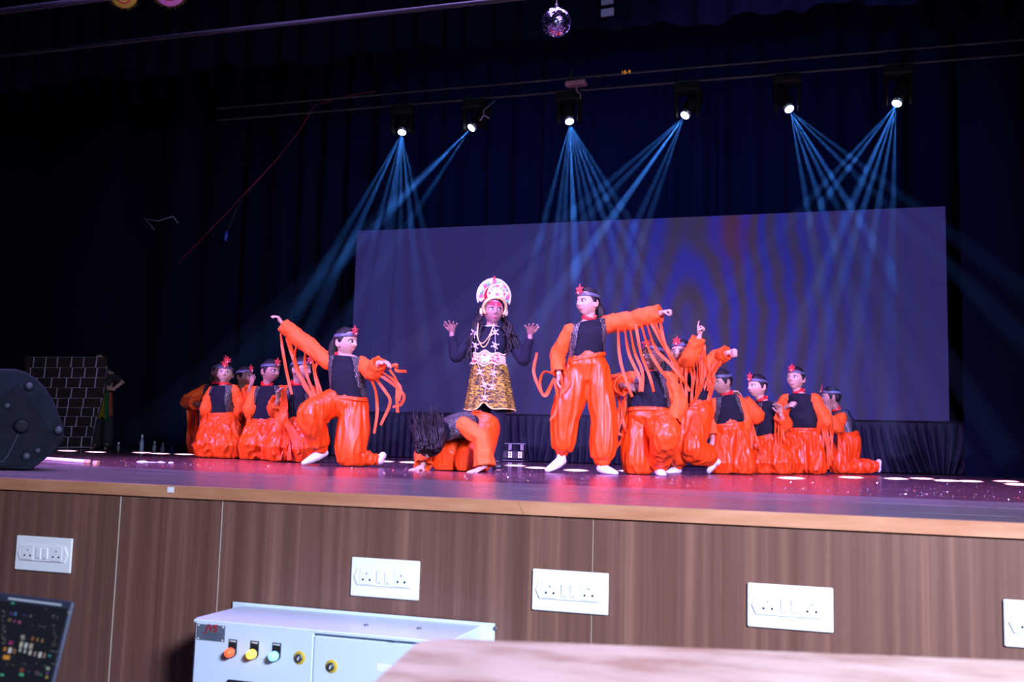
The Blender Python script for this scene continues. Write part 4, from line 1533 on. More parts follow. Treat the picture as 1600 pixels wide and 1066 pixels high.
def hand(b, W, d, pn, pose='relaxed', thumb=1, L=.145):
    """adds palm, four bent fingers and a thumb to the body; d: along the hand; pn: where the palm faces; thumb: +-1 side"""
    d = V(d).normalized()
    pn = V(pn)
    pn = (pn - d * pn.dot(d)).normalized()
    lat = d.cross(pn).normalized()
    W = V(W)
    k = L / .145
    b.tube([W - d * .02 * k, W, W + d * .022 * k, W + d * .048 * k, W + d * .066 * k], [(.0175 * k, .0175 * k), (.019 * k, .0165 * k), (.027 * k, .0145 * k), (.031 * k, .0135 * k), (.029 * k, .0115 * k)], 14, ref=pn)
    curl = {'relaxed': (18, 26, 20), 'open': (-4, 4, 4), 'fist': (70, 85, 60), 'claw': (12, 42, 36), 'droop': (30, 30, 22), 'point': (62, 80, 60), 'tray': (-12, -4, 0)}[pose]
    spr = {'relaxed': 5, 'open': 12, 'fist': 2, 'claw': 11, 'droop': 5, 'point': 3, 'tray': 15}[pose]
    lens = (.050, .060, .064, .058)                  # little .. index
    for i in range(4):
        o = (i - 1.5)
        side = -thumb
        base = W + d * (.062 - .0035 * abs(i - 2)) * k + lat * (thumb * o * .0172 * k)
        a = math.radians(spr * o) * thumb
        fd = d * math.cos(a) + lat * math.sin(a)
        f_n = pn.copy()
        pts = [base - fd * .012 * k, base]
        segs = (.46, .32, .25)
        cc = curl if not (pose == 'point' and i == 3) else (8, 12, 8)
        wob = (1.15, 1.0, .92, .85)[i]
        for s_, c in zip(segs, cc):
            c = math.radians(c * wob)
            nd = fd * math.cos(c) + f_n * math.sin(c)
            f_n = f_n * math.cos(c) - fd * math.sin(c)
            fd = nd
            pts.append(pts[-1] + fd * (lens[i] * s_ * k))
        q = .0081 * k
        b.tube(pts, [q, q * 1.02, q, q * .92, q * .78], 10)
    tb_ = W + d * .016 * k + lat * (thumb * .021 * k) + pn * .004
    if pose in ('fist', 'point'):
        t1 = tb_ + (d * .62 + lat * thumb * .42 + pn * .5).normalized() * .034 * k
        t2 = t1 + (d * .45 - lat * thumb * .75 + pn * .45).normalized() * .028 * k
    else:
        t1 = tb_ + (d * .62 + lat * thumb * .75 + pn * .22).normalized() * .034 * k
        t2 = t1 + (d * .85 + lat * thumb * .42 + pn * .12).normalized() * .028 * k
    b.tube([tb_ - lat * thumb * .006 * k, tb_, (tb_ + t1) / 2, t1, t2], [.0105 * k, .0112 * k, .0100 * k, .0092 * k, .0078 * k], 10)


class Fig:
    """one performer: joints are measured on the photograph and stood at a depth on the stage"""

    def __init__(s, base, label, group=None, Y=None, seed=0, name='person'):
        p = at_z(base[0], base[1], 0.0) if Y is None else at_y(base[0], base[1], Y)
        s.Y = p.y
        s.seed = seed
        s.root = thing(name, (p.x, p.y, 0), label, 'person', group)
        s.k = px_per_m(p)

    def P(s, px, py, dy=0.0):
        q = at_y(px, py, s.Y + dy)
        return q


TEAM = 'dancers in orange and black'


def ring_pts(c, X, Yv, a, bq, n=32, pw=2.4):
    out = []
    for k in range(n):
        t = 2 * PI * k / n
        ct, st = math.cos(t), math.sin(t)
        out.append(c + X * (a * math.copysign(abs(ct) ** (2 / pw), ct)) + Yv * (bq * math.copysign(abs(st) ** (2 / pw), st)))
    return out


def torso_frames(neck, waist, shA, shB, bend=None, n=18):
    X = (shB - shA)
    half = X.length / 2
    X.normalize()
    mid = (shA + shB) / 2
    ctrl = [waist, waist.lerp(mid, .5) + (bend if bend else V((0, 0, 0))), mid, neck]
    return ctrl, X, half


def dancer(base, label, head, hh, hyaw, neck, shA, shB, waist, arms, legs, skin='fair', pitch=0, roll=0, hair='short', ww=.13, belly=0.0, gaze=0.0, lips=None,
           star_tilt=0, star2=None, star=True, makeup=False, mouth=0.0, bend=None, seed=0, legw=1.0, kneel=False, group=TEAM, fold=.010, Y=None, vest=True, hipyaw=None, star_size=1.0, band=None, choker=True):
    F = Fig(base, label, group, Y=Y, seed=seed)
    root = F.root
    P = F.P
    rnd = random.Random(seed)
    sm = skin_mat(skin)
    hc, nk, sa, sb, wa = P(*head), P(*neck), P(*shA), P(*shB), P(*waist)
    H = Head(hc, hh, hyaw, pitch, roll)
    up = V((0, 0, 1))
    # ---- body: one continuous surface
    b = MB()
    b.grid(H.grid(True), True, True, True)
    for sd in (-1, 1):
        ear = H.w(sd * .365, -.03, -.04)
        b.ball(ear, (.13 * hh, .030 * hh, .16 * hh), (H.f * .8 + H.r * sd * -.2 + H.u * 0).normalized() * 1, H.r * sd, H.u, 12, 8)
    b.tube([H.w(0, -.10, -.15), H.w(0, -.08, -.42), nk, nk.lerp((sa + sb) / 2, .6)], [.047, .045, .047, .046], 14)
    mid = (sa + sb) / 2
    half = (sb - sa).length / 2
    ctrl, X, half = torso_frames(nk, wa, sa, sb, bend)
    dwn = (wa - mid).normalized()
    fwdv = X.cross(dwn).normalized()
    if (fwdv.z > 0 if pitch < -45 else fwdv.dot(EYE - mid) < 0):
        fwdv = -fwdv
    hipsX = X
    pel = wa + dwn * .10
    b.tube([nk, mid + dwn * .01, mid.lerp(wa, .5), wa, pel], [(.045, .045), (half * .74, .05), (half * .74, .08), (ww * .8, .08), (ww * .85, .085)], 16, ref=fwdv)
    hands = []
    for sd, A in ((0, arms[0]), (1, arms[1])):
        S_ = (sa, sb)[sd]
        E_, W_ = P(*A['el']), P(*A['wr'])
        tip = P(*A['tip'])
        S2 = S_ + dwn * .03
        b.tube([mid.lerp(S2, .6), S2, S2.lerp(E_, .5), E_, E_.lerp(W_, .4), W_], [.034, .036, .034, .031, .030, .020], 12)
        d = tip - W_
        pn = V(A['pn'][0] * RIGHT + A['pn'][1] * UP - A['pn'][2] * FWD) if 'pn' in A else -V((0, 0, 1))
        hand(b, W_ + d.normalized() * .012, d, pn, A.get('pose', 'relaxed'), A.get('th', 1), A.get('L', .145))
        hands.append((S2, E_, W_, A))
    feet = []
    for Lg in legs:
        hp, kn, an, to = [P(*q) for q in (Lg['hip'], Lg['kn'], Lg['an'], Lg['toe'])]
        b.tube([wa.lerp(hp, .7), hp, hp.lerp(kn, .5), kn, kn.lerp(an, .35), an], [.07, .075, .065, .048, .046, .032], 12)
        fd = (to - an)
        b.tube([an, an + fd * .3 - V((0, 0, .01)), an + fd * .72], [.028, .028, .020], 10)
        feet.append((hp, kn, an, to, Lg))
    b.remesh('body', sm, root, .0052, .45, 1)
    face_bits(root, H, sm, gaze, lips, makeup, mouth)
    hair_short(root, H, seed, girl=hair != 'short')
    if hair == 'pony':
        hb_ = H.w(0, -.50, -.02)
        b = MB()
        b.tube([H.w(0, -.40, .02), hb_, H.w(.05, -.60, -.22), H.w(.06, -.56, -.52), H.w(.05, -.50, -.72)], [.02, .026, .040, .038, .012], 12, fn=lambda i, a: 1 + .12 * math.sin(a * 5 + i))
        b.build('ponytail', m_hair, root)
        MB().tube([H.w(0, -.43, .01), H.w(0, -.48, -.01)], .024, 12).build('hair_tie', m_choker, root)
    if hair == 'loose':
        b = MB()
        b.tube([H.w(0, -.30, .15), H.w(0, -.42, -.1), H.w(-.05, -.42, -.5), H.w(-.08, -.40, -.85), H.w(-.08, -.38, -1.05)], [(.06, .04), (.075, .045), (.08, .04), (.06, .03), (.02, .01)], 14, ref=H.f)
        b.build('loose_hair', m_hair, root)
    if pitch > -45:
        headband(root, H, star_tilt, band, star, star2, star_size)
    if choker:
        ax = (nk - H.w(0, -.08, -.42)).normalized()
        c0 = H.w(0, -.08, -.42).lerp(nk, .62)
        xx = H.r - ax * H.r.dot(ax)
        xx.normalize()
        yv = ax.cross(xx)
        rows = [ring_pts(c0 + ax * dz, xx, yv, r_, r_, 28, 2) for dz, r_ in ((-.014, .046), (-.013, .0535), (.013, .0545), (.014, .047))]
        ck = MB().grid(rows, True).build('choker', m_choker, root)
        bow = c0 + (H.r * (-.9 if hyaw > 0 else .9) - H.f * .5).normalized() * .055
        b = MB()
        for sg in (-1, 1):
            b.ball(bow + H.u * (.012 * sg) - H.f * .004, (.018, .007, .013), (H.r * .7 + H.u * sg * .5).normalized(), H.f, (H.u * .8 - H.r * sg * .4).normalized(), 10, 6)
        b.build('bow', m_choker, ck)
    # ---- t-shirt
    ctl = [(wa + dwn * .035, ww + .004, .098 + belly * .6), (wa, ww + .006, .102 + belly), (wa.lerp(mid, .35) + (bend or V((0, 0, 0))) * .8, max(ww, half * .86) + .006, .106 + belly * .9),
           (wa.lerp(mid, .72), half * .95, .102 + belly * .3), (mid + dwn * .035, half * 1.0, .085), (mid - dwn * .022, half * .86, .078), (mid.lerp(nk, .55) - dwn * .004, half * .60, .070), (nk.lerp(mid, .16), .066, .060)]
    prof = catmull([(*c, a_, d_) for c, a_, d_ in ctl], 26)
    NR = 40
    rows = []
    o_ = V((rnd.uniform(0, 50), 0, 0))
    shell = []
    for i, q in enumerate(prof):
        c = V(q[:3])
        fw = fwdv
        row = []
        tr_m = .016 if pitch < -45 and i < 9 else 0
        for k_, p in enumerate(ring_pts(c, X, fw, q[3] - tr_m, q[4] - tr_m, NR, 2.5)):
            nz = noise.noise(V((p.x * 7, p.y * 7, p.z * 10 + p.x * 6)) + o_) * .011
            row.append(p + (p - c).normalized() * nz)
        rows.append(row)
        shell.append((c, q[3], q[4]))
    tee = MB().grid(rows, True, True, True)
    tee.build('t_shirt', m_tee, root)
    # ---- sequinned vest: open shell over back, sides and shoulders
    if vest:
        vb = MB()
        vr, uv = [], []
        n0 = 8 if pitch < -45 else 4
        NV = 44
        for i in range(n0, 24):
            c, a_, d_ = shell[i]
            t = (i - n0) / (23 - n0)
            op = np.interp(t, [0, .25, .6, 1], [60, 38, 29, 24])
            row = []
            for k_ in range(NV):
                ang = math.radians(90 + op + (360 - 2 * op) * k_ / (NV - 1))
                ct, st = math.cos(ang), math.sin(ang)
                p = c + X * ((a_ + .009) * math.copysign(abs(ct) ** .8, ct)) + fwdv * ((d_ + .009) * math.copysign(abs(st) ** .8, st))
                row.append(p)
                uv.append((k_ / (NV - 1) * .85, t * (wa - mid).length * 1.15))
            vr.append(row)
        vb.grid(vr)
        inner_ = [[shell[n0 + i][0] + (p - shell[n0 + i][0]) * .955 for p in r] for i, r in enumerate(vr)]
        m0 = len(vb.v)
        vb.grid([list(reversed(r)) for r in inner_])
        uv2 = []
        for i in range(len(vr)):
            uv2 += list(reversed(uv[i * NV:(i + 1) * NV]))
        vb.uv = uv + uv2
        vb.build('vest', m_vest, root)
    # ---- sleeves with hanging ribbons
    for sd, (S2, E_, W_, A) in enumerate(hands):
        r0, r1, r2 = A.get('r', (.066, .066, .066))
        cut = A.get('cut', 1.0)
        ctl = [(*(mid.lerp(S2, .72)), r0 * .95), (*S2, r0), (*S2.lerp(E_, .5), (r0 + r1) / 2), (*E_, r1), (*E_.lerp(W_, .55), (r1 + r2) / 2), (*E_.lerp(W_, .99 * cut), r2)]
        q = catmull(ctl, 40)
        o1 = rnd.uniform(0, 6)
        fq = A.get('wr_n', 5)

        def fn(i, a, o1=o1, fq=fq):
            t = i / 40
            n_ = noise.noise(V((t * fq * 1.3, 1.3 * math.cos(a) + o1, 1.3 * math.sin(a))))
            m_ = noise.noise(V((t * fq * 4.5 + math.sin(a) * .8, 2.2 * math.cos(a) + o1, 2.2 * math.sin(a))))
            return 1 + .20 * n_ + .13 * m_ + .07 * t + (.10 * math.sin(a * 6 + o1) * max(0, t - .80) / .20)
        b = MB()
        b.tube([V(x[:3]) for x in q], [max(.02, x[3]) for x in q], 26, caps=False, fn=fn)
        nrows = 40
        rows = [b.v[i * 26:(i + 1) * 26] for i in range(nrows)]
        last = rows[-1]
        c = sum(last, V((0, 0, 0))) / 26
        bk = (V(q[-4][:3]) - V(q[-1][:3])).normalized()
        b2 = MB().grid(rows + [[c + (p - c) * .90 for p in last], [c + (p - c) * .80 + bk * .03 for p in last], [c + (p - c) * .2 + bk * .05 for p in last]], True, True, True)
        sl = b2.build('sleeve', m_orange, root)
        rib = [dict(p=r_) if isinstance(r_, list) else r_ for r_ in A.get('rib', [])]
        for r_ in rib:
            pts = [P(*x) for x in r_['p']]
            MB().ribbon(pts, r_.get('w', .023), twist=r_.get('tw', .75), ph=rnd.uniform(-.5, .5), n=18).build('streamer', m_orange2, sl, False)
        au = A.get('auto')
        if au:
            n_, ln_, drift, w_ = au
            for i in range(n_):
                t = (i + .5) / n_
                t = t if A.get('auto_lo') is None else A['auto_lo'] + (1 - A['auto_lo']) * t
                pth = [S2, E_, W_]
                st_ = S2.lerp(E_, min(1, t * 2)) if t < .5 else E_.lerp(W_, (t - .5) * 2)
                rr_ = r1 * .85
                L_ = ln_ * rnd.uniform(.75, 1.15)
                L_ = min(L_, st_.z - rr_ - .012)
                dx = RIGHT * (drift * rnd.uniform(.3, 1.3)) + RIGHT * rnd.uniform(-.03, .03)
                tw = -FWD * (.035 + .02 * i / n_)
                s0 = st_ - up * rr_ + tw
                e0 = s0 - up * max(.05, L_) + dx
                pts = [s0 + up * .03, s0.lerp(e0, .35) - dx * .15 + RIGHT * rnd.uniform(-.015, .015), s0.lerp(e0, .7) + RIGHT * rnd.uniform(-.02, .02) + tw * .4, e0 + tw * .3]
                MB().ribbon(pts, w_ * rnd.uniform(.85, 1.2), twist=.5, ph=rnd.uniform(-.7, .7), n=14).build('streamer', m_orange2, sl, False)
    # ---- satin trousers
    b = MB()
    hx = sum([f[0] for f in feet], V((0, 0, 0))) / 2
    b.tube([wa + dwn * .004, wa + dwn * .03, hx.lerp(wa, .4), hx + dwn * .045], [(ww + .012, .105 + belly * .8), (ww + .022, .118 + belly * .8), (ww + .034, .128 + belly * .4), (ww * .92, .11)], 24, ref=fwdv)
    for hp, kn, an, to, Lg in feet:
        rh, rm_, rk, rs_2, ra_ = [x * legw for x in Lg.get('r', (.105, .115, .105, .105, .062))]
        cuff = an + (kn - an).normalized() * Lg.get('up', .03)
        path = catmull([(*hp, rh), (*hp.lerp(kn, .5), rm_), (*kn, rk), (*kn.lerp(cuff, .55), rs_2), (*kn.lerp(cuff, .9), rs_2 * .85), (*cuff, ra_)], 26)
        pts = []
        for x in path:
            p = V(x[:3])
            if kneel or Lg.get('kneel'):
                p.z = max(p.z, x[3] * .62)
            pts.append(p)
        b.tube(pts, [x[3] for x in path], 22)
        if 'flare' in Lg:
            pass
    o2 = V((rnd.uniform(0, 50), rnd.uniform(0, 50), 0))
    org = ORG[root.name]

    def disp(p):
        w = V((p.x * 17, p.y * 17, p.z * 1.9 + p.x * 1.5)) + o2
        n1 = noise.noise(w)
        n2 = noise.noise(V((p.x * 8, p.y * 8, p.z * 3.5)) + o2 * 2)
        n3 = noise.noise(V((p.x * 48, p.y * 48, p.z * 3)) + o2 * 3)
        d = fold * (2.0 * (.5 - 2 * abs(n1)) + 1.2 * n2 + .45 * n3)
        dw = (p + org - wa).dot(dwn)
        d = d * max(.0, min(1, (dw - .015) / .08)) + (.004 * n3 if dw < .09 else 0)
        zz = p.z + org.z
        if zz < .02:
            d = min(d, .002)
        return d
    tro = b.remesh('trousers', m_satin, root, .0078, 1.0, 3, disp)
    # keep the cloth above the boards
    me = tro.data
    co = np.empty(len(me.vertices) * 3, dtype=np.float32)
    me.vertices.foreach_get('co', co)
    co = co.reshape(-1, 3)
    zz = co[:, 2] + org.z
    lowm = zz < .006
    if lowm.any():
        co[lowm, 2] = .006 + .0008 * np.arange(lowm.sum()) % .004 - org.z
        me.vertices.foreach_set('co', co.ravel())
        me.update()
    rows = []
    for dz, r_ in ((.004, ww + .006), (.0, ww + .018), (.016, ww + .024), (.03, ww + .026), (.034, ww + .012)):
        c = wa + dwn * dz
        row = []
        for k_, p in enumerate(ring_pts(c, X, fwdv, r_, .104 + belly * .9 + (r_ - ww) * .5, 64, 2.3)):
            row.append(p + (p - c).normalized() * (.004 * math.sin(k_ * 2.1)))
        rows.append(row)
    MB().grid(rows, True).build('waistband', m_satin, tro)
    # ---- socks
    for hp, kn, an, to, Lg in feet:
        if Lg.get('sock', True):
            fd = to - an
            sh_ = (an - kn).normalized()
            b = MB()
            upv = V((0, 0, 1))
            if 'heel' in Lg:
                hl = P(*Lg['heel'])
            else:
                hl = an + sh_ * .035 - fd.normalized() * .022
            b.tube([an - sh_ * .06, an, an + sh_ * .02 + fd * .06], [.036, .038, .040], 14)
            ref = Lg.get('ref', (0, 0, 1))
            b.tube([hl, an + sh_ * .02 + fd * .18, an.lerp(to, .55) + sh_ * .012, to - fd.normalized() * .02], [.031, .040, (.040, .032), (.034, .020)], 14, ref=ref)
            so = b.remesh('sock', m_sock, root, .007, 1.0, 2)
            me = so.data
            co = np.empty(len(me.vertices) * 3, dtype=np.float32)
            me.vertices.foreach_get('co', co)
            co = co.reshape(-1, 3)
            co[:, 2] = np.maximum(co[:, 2], .003 - org.z)
            me.vertices.foreach_set('co', co.ravel())
            me.update()
    return F


def Z(ox, oy, k):
    return lambda x, y, d=0.0: (ox + x / k, oy + y / k, d)


# --- standing dancer with the outstretched arm
z = Z(820, 430, 3.232)
dancer((910, 740), 'standing dancer in orange satin trousers with one arm stretched out and ribbons hanging from it',
       (918.5, 473, 0), .222, -44, (918, 502, .02), (890, 513, -.05), (949, 501, .06), (917, 556, 0),
       [dict(el=(871, 556, .0), wr=(873, 584, -.10), tip=(871, 606, -.13), pose='relaxed', th=1, pn=(1, 0, .2), r=(.056, .060, .050), wr_n=5,
             rib=[[z(150, 500, -.12), z(95, 490, -.14), z(75, 555, -.14), z(100, 606, -.14), z(150, 520, -.13)],
                  [z(62, 392, -.16), z(45, 490, -.15), z(80, 585, -.15), z(108, 608, -.14), z(140, 545, -.12)],
                  [z(150, 530, -.12), z(166, 620, -.14), z(155, 690, -.14), z(128, 735, -.14)],
                  [z(180, 500, -.12), z(190, 570, -.14), z(178, 612, -.14)],
                  [z(200, 490, -.10), z(225, 540, -.14), z(190, 600, -.14)]]),
        dict(el=(992, 500, .04), wr=(1033, 489, 0.0), tip=(1052, 485, -.02), pose='fist', th=-1, pn=(.1, -1, .3), r=(.072, .074, .062), wr_n=6,
             rib=[[z(470, 270, -.02), z(478, 400, -.05), z(500, 500, -.07), z(543, 615, -.08)], [z(503, 270, -.02), z(527, 400, -.05), z(580, 520, -.07), z(582, 588, -.08)],
                  [z(530, 258, -.02), z(555, 390, -.05), z(594, 490, -.07), z(592, 588, -.08)], [z(560, 250, -.02), z(588, 400, -.05), z(630, 510, -.07), z(652, 590, -.08)],
                  [z(588, 250, -.02), z(625, 370, -.05), z(680, 470, -.07), z(744, 548, -.08)], [z(615, 245, -.03), z(660, 370, -.05), z(735, 450, -.07), z(806, 538, -.08)],
                  [z(640, 245, -.03), z(690, 340, -.05), z(750, 440, -.07), z(812, 545, -.08)], [z(660, 245, -.03), z(700, 330, -.05), z(735, 400, -.07), z(775, 470, -.09)],
                  [z(685, 240, -.03), z(700, 320, -.05), z(720, 380, -.07), z(748, 430, -.08)]])],
       [dict(hip=(905, 577, 0), kn=(884, 650, -.03), an=(877, 716, 0), toe=(853, 737, -.10), r=(.105, .118, .112, .100, .046), up=.05),
        dict(hip=(931, 577, .02), kn=(944, 655, .02), an=(941, 727, .03), toe=(964, 741, -.06), r=(.105, .105, .092, .106, .060), up=.045)],
       'fair', pitch=-2, hair='pony', ww=.128, gaze=-.6, lips=m_lip_r, makeup=True, seed=1, fold=.0085)

# --- kneeling dancer on one knee at the left
z = Z(420, 470, 3.948)
dancer((540, 729), 'dancer on one knee at the left, one arm raised, looking back over the shoulder',
       (540, 534.5, 0), .222, 48, (535, 556, .03), (513, 560, -.03), (567, 564, .02), (545, 620, .0),
       [dict(el=(479, 538, .02), wr=(443, 508, 0), tip=(431, 490, -.02), pose='droop', th=-1, pn=(-.7, -.8, .2), r=(.060, .066, .055), wr_n=5,
             rib=[[z(72, 200, 0), z(85, 300, -.03), z(110, 440, -.05), z(142, 578, -.06)], [z(105, 230, 0), z(148, 350, -.03), z(182, 450, -.05), z(250, 555, -.06)],
                  [z(195, 215, 0), z(162, 320, -.03), z(172, 430, -.05), z(225, 510, -.06), z(270, 600, -.06)], [z(245, 245, 0), z(222, 360, -.03), z(235, 460, -.05), z(288, 590, -.06)],
                  [z(265, 300, 0), z(280, 430, -.03), z(310, 590, -.06)], [z(305, 370, 0), z(285, 440, -.03), z(335, 600, -.05)],
                  [z(120, 230, 0), z(175, 400, -.02), z(215, 520, -.03), z(278, 615, -.05)]]),
        dict(el=(583, 583, -.10), wr=(592, 567, -.20), tip=(610, 566, -.22), pose='droop', th=-1, pn=(.2, -1, .2), r=(.060, .066, .055), wr_n=4,
             rib=[[z(615, 450, -.1), z(658, 555, -.1), z(668, 690, -.1), z(650, 820, -.1)], [z(650, 470, -.1), z(715, 555, -.12), z(748, 630, -.12), z(690, 768, -.12)],
                  [z(690, 460, -.15), z(765, 515, -.16), z(832, 580, -.16), z(815, 640, -.16), z(765, 655, -.16)], [z(735, 410, -.2), z(790, 395, -.22), z(785, 430, -.2), z(850, 437, -.2)],
                  [z(745, 425, -.2), z(790, 500, -.2), z(790, 600, -.2), z(795, 690, -.18)], [z(700, 440, -.18), z(770, 490, -.2), z(812, 540, -.2), z(800, 620, -.2)]])],
       [dict(hip=(521, 627, -.02), kn=(486, 650, -.24), an=(502, 704, -.10), toe=(471, 726, -.16), r=(.105, .115, .115, .088, .050), up=.03),
        dict(hip=(554, 630, .03), kn=(549, 714, -.02), an=(585, 718, .10), toe=(600, 722, .16), heel=(598, 712, .14), r=(.108, .132, .112, .070, .052), up=.01, kneel=True)],
       'fair', pitch=-4, roll=-4, hair='loose', ww=.128, gaze=.9, lips=m_lip_r, makeup=True, mouth=.02, seed=2, fold=.0085)

# --- left group, kneeling
z = Z(280, 550, 6.27)
dancer((322, 713), 'dark haired dancer half hidden at the back of the left group, orange sleeve outermost',
       (343.5, 581, 0), .215, 25, (341, 603, 0), (320, 606, 0), (360, 606, .05), (337, 648, 0),
       [dict(el=(292, 627, -.05), wr=(306, 632, -.25), tip=(318, 633, -.30), pose='fist', th=-1, pn=(0, -.3, 1), r=(.058, .066, .058), wr_n=3,
             rib=[dict(p=[z(95, 540, -.1), z(100, 700, -.1), z(95, 850, -.1), z(105, 990, -.1)], w=.055), dict(p=[z(125, 545, -.12), z(128, 700, -.12), z(150, 860, -.12), z(128, 1000, -.12)], w=.05),
                  dict(p=[z(155, 560, -.15), z(168, 680, -.15), z(165, 800, -.15), z(150, 880, -.15)], w=.04), dict(p=[z(200, 600, -.18), z(212, 700, -.18), z(215, 780, -.18)], w=.03)]),
        dict(el=(366, 628, .1), wr=(362, 650, 0), tip=(362, 662, 0), r=(.06, .06, .05))],
       [dict(hip=(330, 660, 0), kn=(328, 702, -.12), an=(330, 704, .25), toe=(330, 706, .38), kneel=True, r=(.11, .13, .12, .10, .06)),
        dict(hip=(346, 660, 0), kn=(350, 702, -.08), an=(350, 704, .25), toe=(350, 706, .38), kneel=True, r=(.11, .13, .12, .10, .06))],
       'dark', hair='loose', star=True, star2=(.66, .1, 15, .9), seed=3, fold=.012, ww=.13)

dancer((343, 716), 'boy facing the camera with two stacked red stars above his brow, left group',
       (352, 584, 0), .205, -6, (350.5, 604, .0), (331, 608, 0), (368, 606, 0), (343, 646, 0),
       [dict(el=(322, 638, -.10), wr=(329, 655, .02), tip=(331, 660, .10), r=(.050, .062, .060), auto=(6, .36, -.03, .045)),
        dict(el=(376, 634, .05), wr=(370, 654, .10), tip=(368, 660, .16), r=(.052, .056, .05))],
       [dict(hip=(335, 660, 0), kn=(330, 704, -.14), an=(334, 706, .22), toe=(334, 708, .35), kneel=True, r=(.12, .145, .15, .12, .06)),
        dict(hip=(353, 660, 0), kn=(353, 704, -.12), an=(353, 706, .22), toe=(353, 708, .35), kneel=True, r=(.12, .14, .14, .12, .06))],
       'fair', pitch=2, roll=2, gaze=-.2, mouth=.012, seed=4, fold=.013, ww=.12, star2=(.62, .10, 8, .9))

dancer((372, 716), 'boy turned right with his hand raised before his face, left group',
       (382, 589, 0), .205, 48, (377, 609, .02), (356, 618, -.03), (394, 612, .05), (368, 660, 0),
       [dict(el=(347, 640, -.10), wr=(362, 620, -.26), tip=(366, 611, -.30), pose='claw', th=-1, pn=(.6, .2, -.5), r=(.066, .088, .070), wr_n=3,
             rib=[dict(p=[z(500, 560, -.3), z(420, 680, -.32), z(280, 810, -.34), z(140, 935, -.34)], w=.065), dict(p=[z(400, 610, -.2), z(410, 760, -.22), z(395, 1010, -.24)], w=.05),
                  dict(p=[z(360, 620, -.2), z(300, 800, -.24), z(220, 1020, -.28)], w=.045)]),
        dict(el=(386, 630, -.14), wr=(391, 606, -.24), tip=(399, 574, -.26), pose='open', th=1, pn=(-.6, .1, .6), r=(.060, .080, .066), wr_n=3, cut=.9,
             rib=[dict(p=[z(610, 440, -.28), z(690, 500, -.28), z(760, 560, -.28)], w=.045), dict(p=[z(650, 480, -.25), z(690, 600, -.26), z(700, 760, -.28), z(660, 900, -.3)], w=.05)])],
       [dict(hip=(360, 668, 0), kn=(357, 704, -.12), an=(360, 706, .22), toe=(360, 708, .35), kneel=True, r=(.12, .14, .135, .12, .06)),
        dict(hip=(378, 668, 0), kn=(380, 704, -.10), an=(380, 706, .22), toe=(380, 708, .35), kneel=True, r=(.12, .14, .14, .12, .06))],
       'mid', pitch=0, gaze=.6, seed=5, fold=.013, ww=.125)

z = Z(380, 550, 5.925)
dancer((410, 719), 'boy with a red star looking right in the middle of the left group',
       (422, 580.5, 0), .222, 42, (419, 604, .02), (399, 609, -.03), (442, 607, .04), (416, 656, 0),
       [dict(el=(391, 640, -.08), wr=(399, 656, .04), tip=(402, 660, .12), r=(.056, .07, .066), auto=(7, .42, -.05, .045)),
        dict(el=(446, 638, .02), wr=(440, 660, -.02), tip=(438, 670, -.05), r=(.05, .056, .05))],
       [dict(hip=(405, 666, 0), kn=(397, 706, -.14), an=(402, 708, .22), toe=(402, 710, .36), kneel=True, r=(.12, .15, .15, .12, .06)),
        dict(hip=(426, 666, 0), kn=(428, 707, -.10), an=(427, 709, .22), toe=(427, 711, .36), kneel=True, r=(.115, .135, .135, .12, .06))],
       'mid', pitch=-4, gaze=.5, seed=6, fold=.013, ww=.13, hair='short')

dancer((450, 722), 'boy behind the hanging ribbons with clawed hand held up, left group',
       (470, 578, 0), .222, 50, (465, 602, .02), (447, 609, -.03), (488, 607, .05), (461, 655, 0),
       [dict(el=(430, 641, -.12), wr=(434, 626, -.24), tip=(435, 611, -.26), pose='claw', th=1, pn=(.7, .1, .3), r=(.060, .074, .064), wr_n=3, cut=.92,
             rib=[dict(p=[z(365, 310, -.2), z(380, 420, -.22), z(370, 560, -.22), z(330, 640, -.22)], w=.07), dict(p=[z(300, 560, -.2), z(320, 720, -.22), z(290, 850, -.22)], w=.045),
                  dict(p=[z(330, 560, -.2), z(370, 740, -.22), z(350, 900, -.24), z(330, 1000, -.24)], w=.05), dict(p=[z(350, 590, -.2), z(440, 740, -.22), z(510, 940, -.24)], w=.05),
                  dict(p=[z(370, 600, -.2), z(480, 760, -.2), z(590, 900, -.2)], w=.05), dict(p=[z(390, 560, -.2), z(400, 760, -.22), z(430, 1000, -.24)], w=.05)]),
        dict(el=(494, 640, .02), wr=(486, 662, -.05), tip=(484, 672, -.07), r=(.05, .056, .05))],
       [dict(hip=(450, 666, 0), kn=(442, 709, -.14), an=(447, 711, .22), toe=(447, 713, .36), kneel=True, r=(.115, .14, .14, .12, .06)),
        dict(hip=(472, 666, 0), kn=(476, 708, -.10), an=(476, 710, .22), toe=(478, 712, .36), kneel=True, r=(.115, .13, .13, .12, .06))],
       'mid', pitch=-3, gaze=.4, seed=7, fold=.013, ww=.12, star_tilt=4)

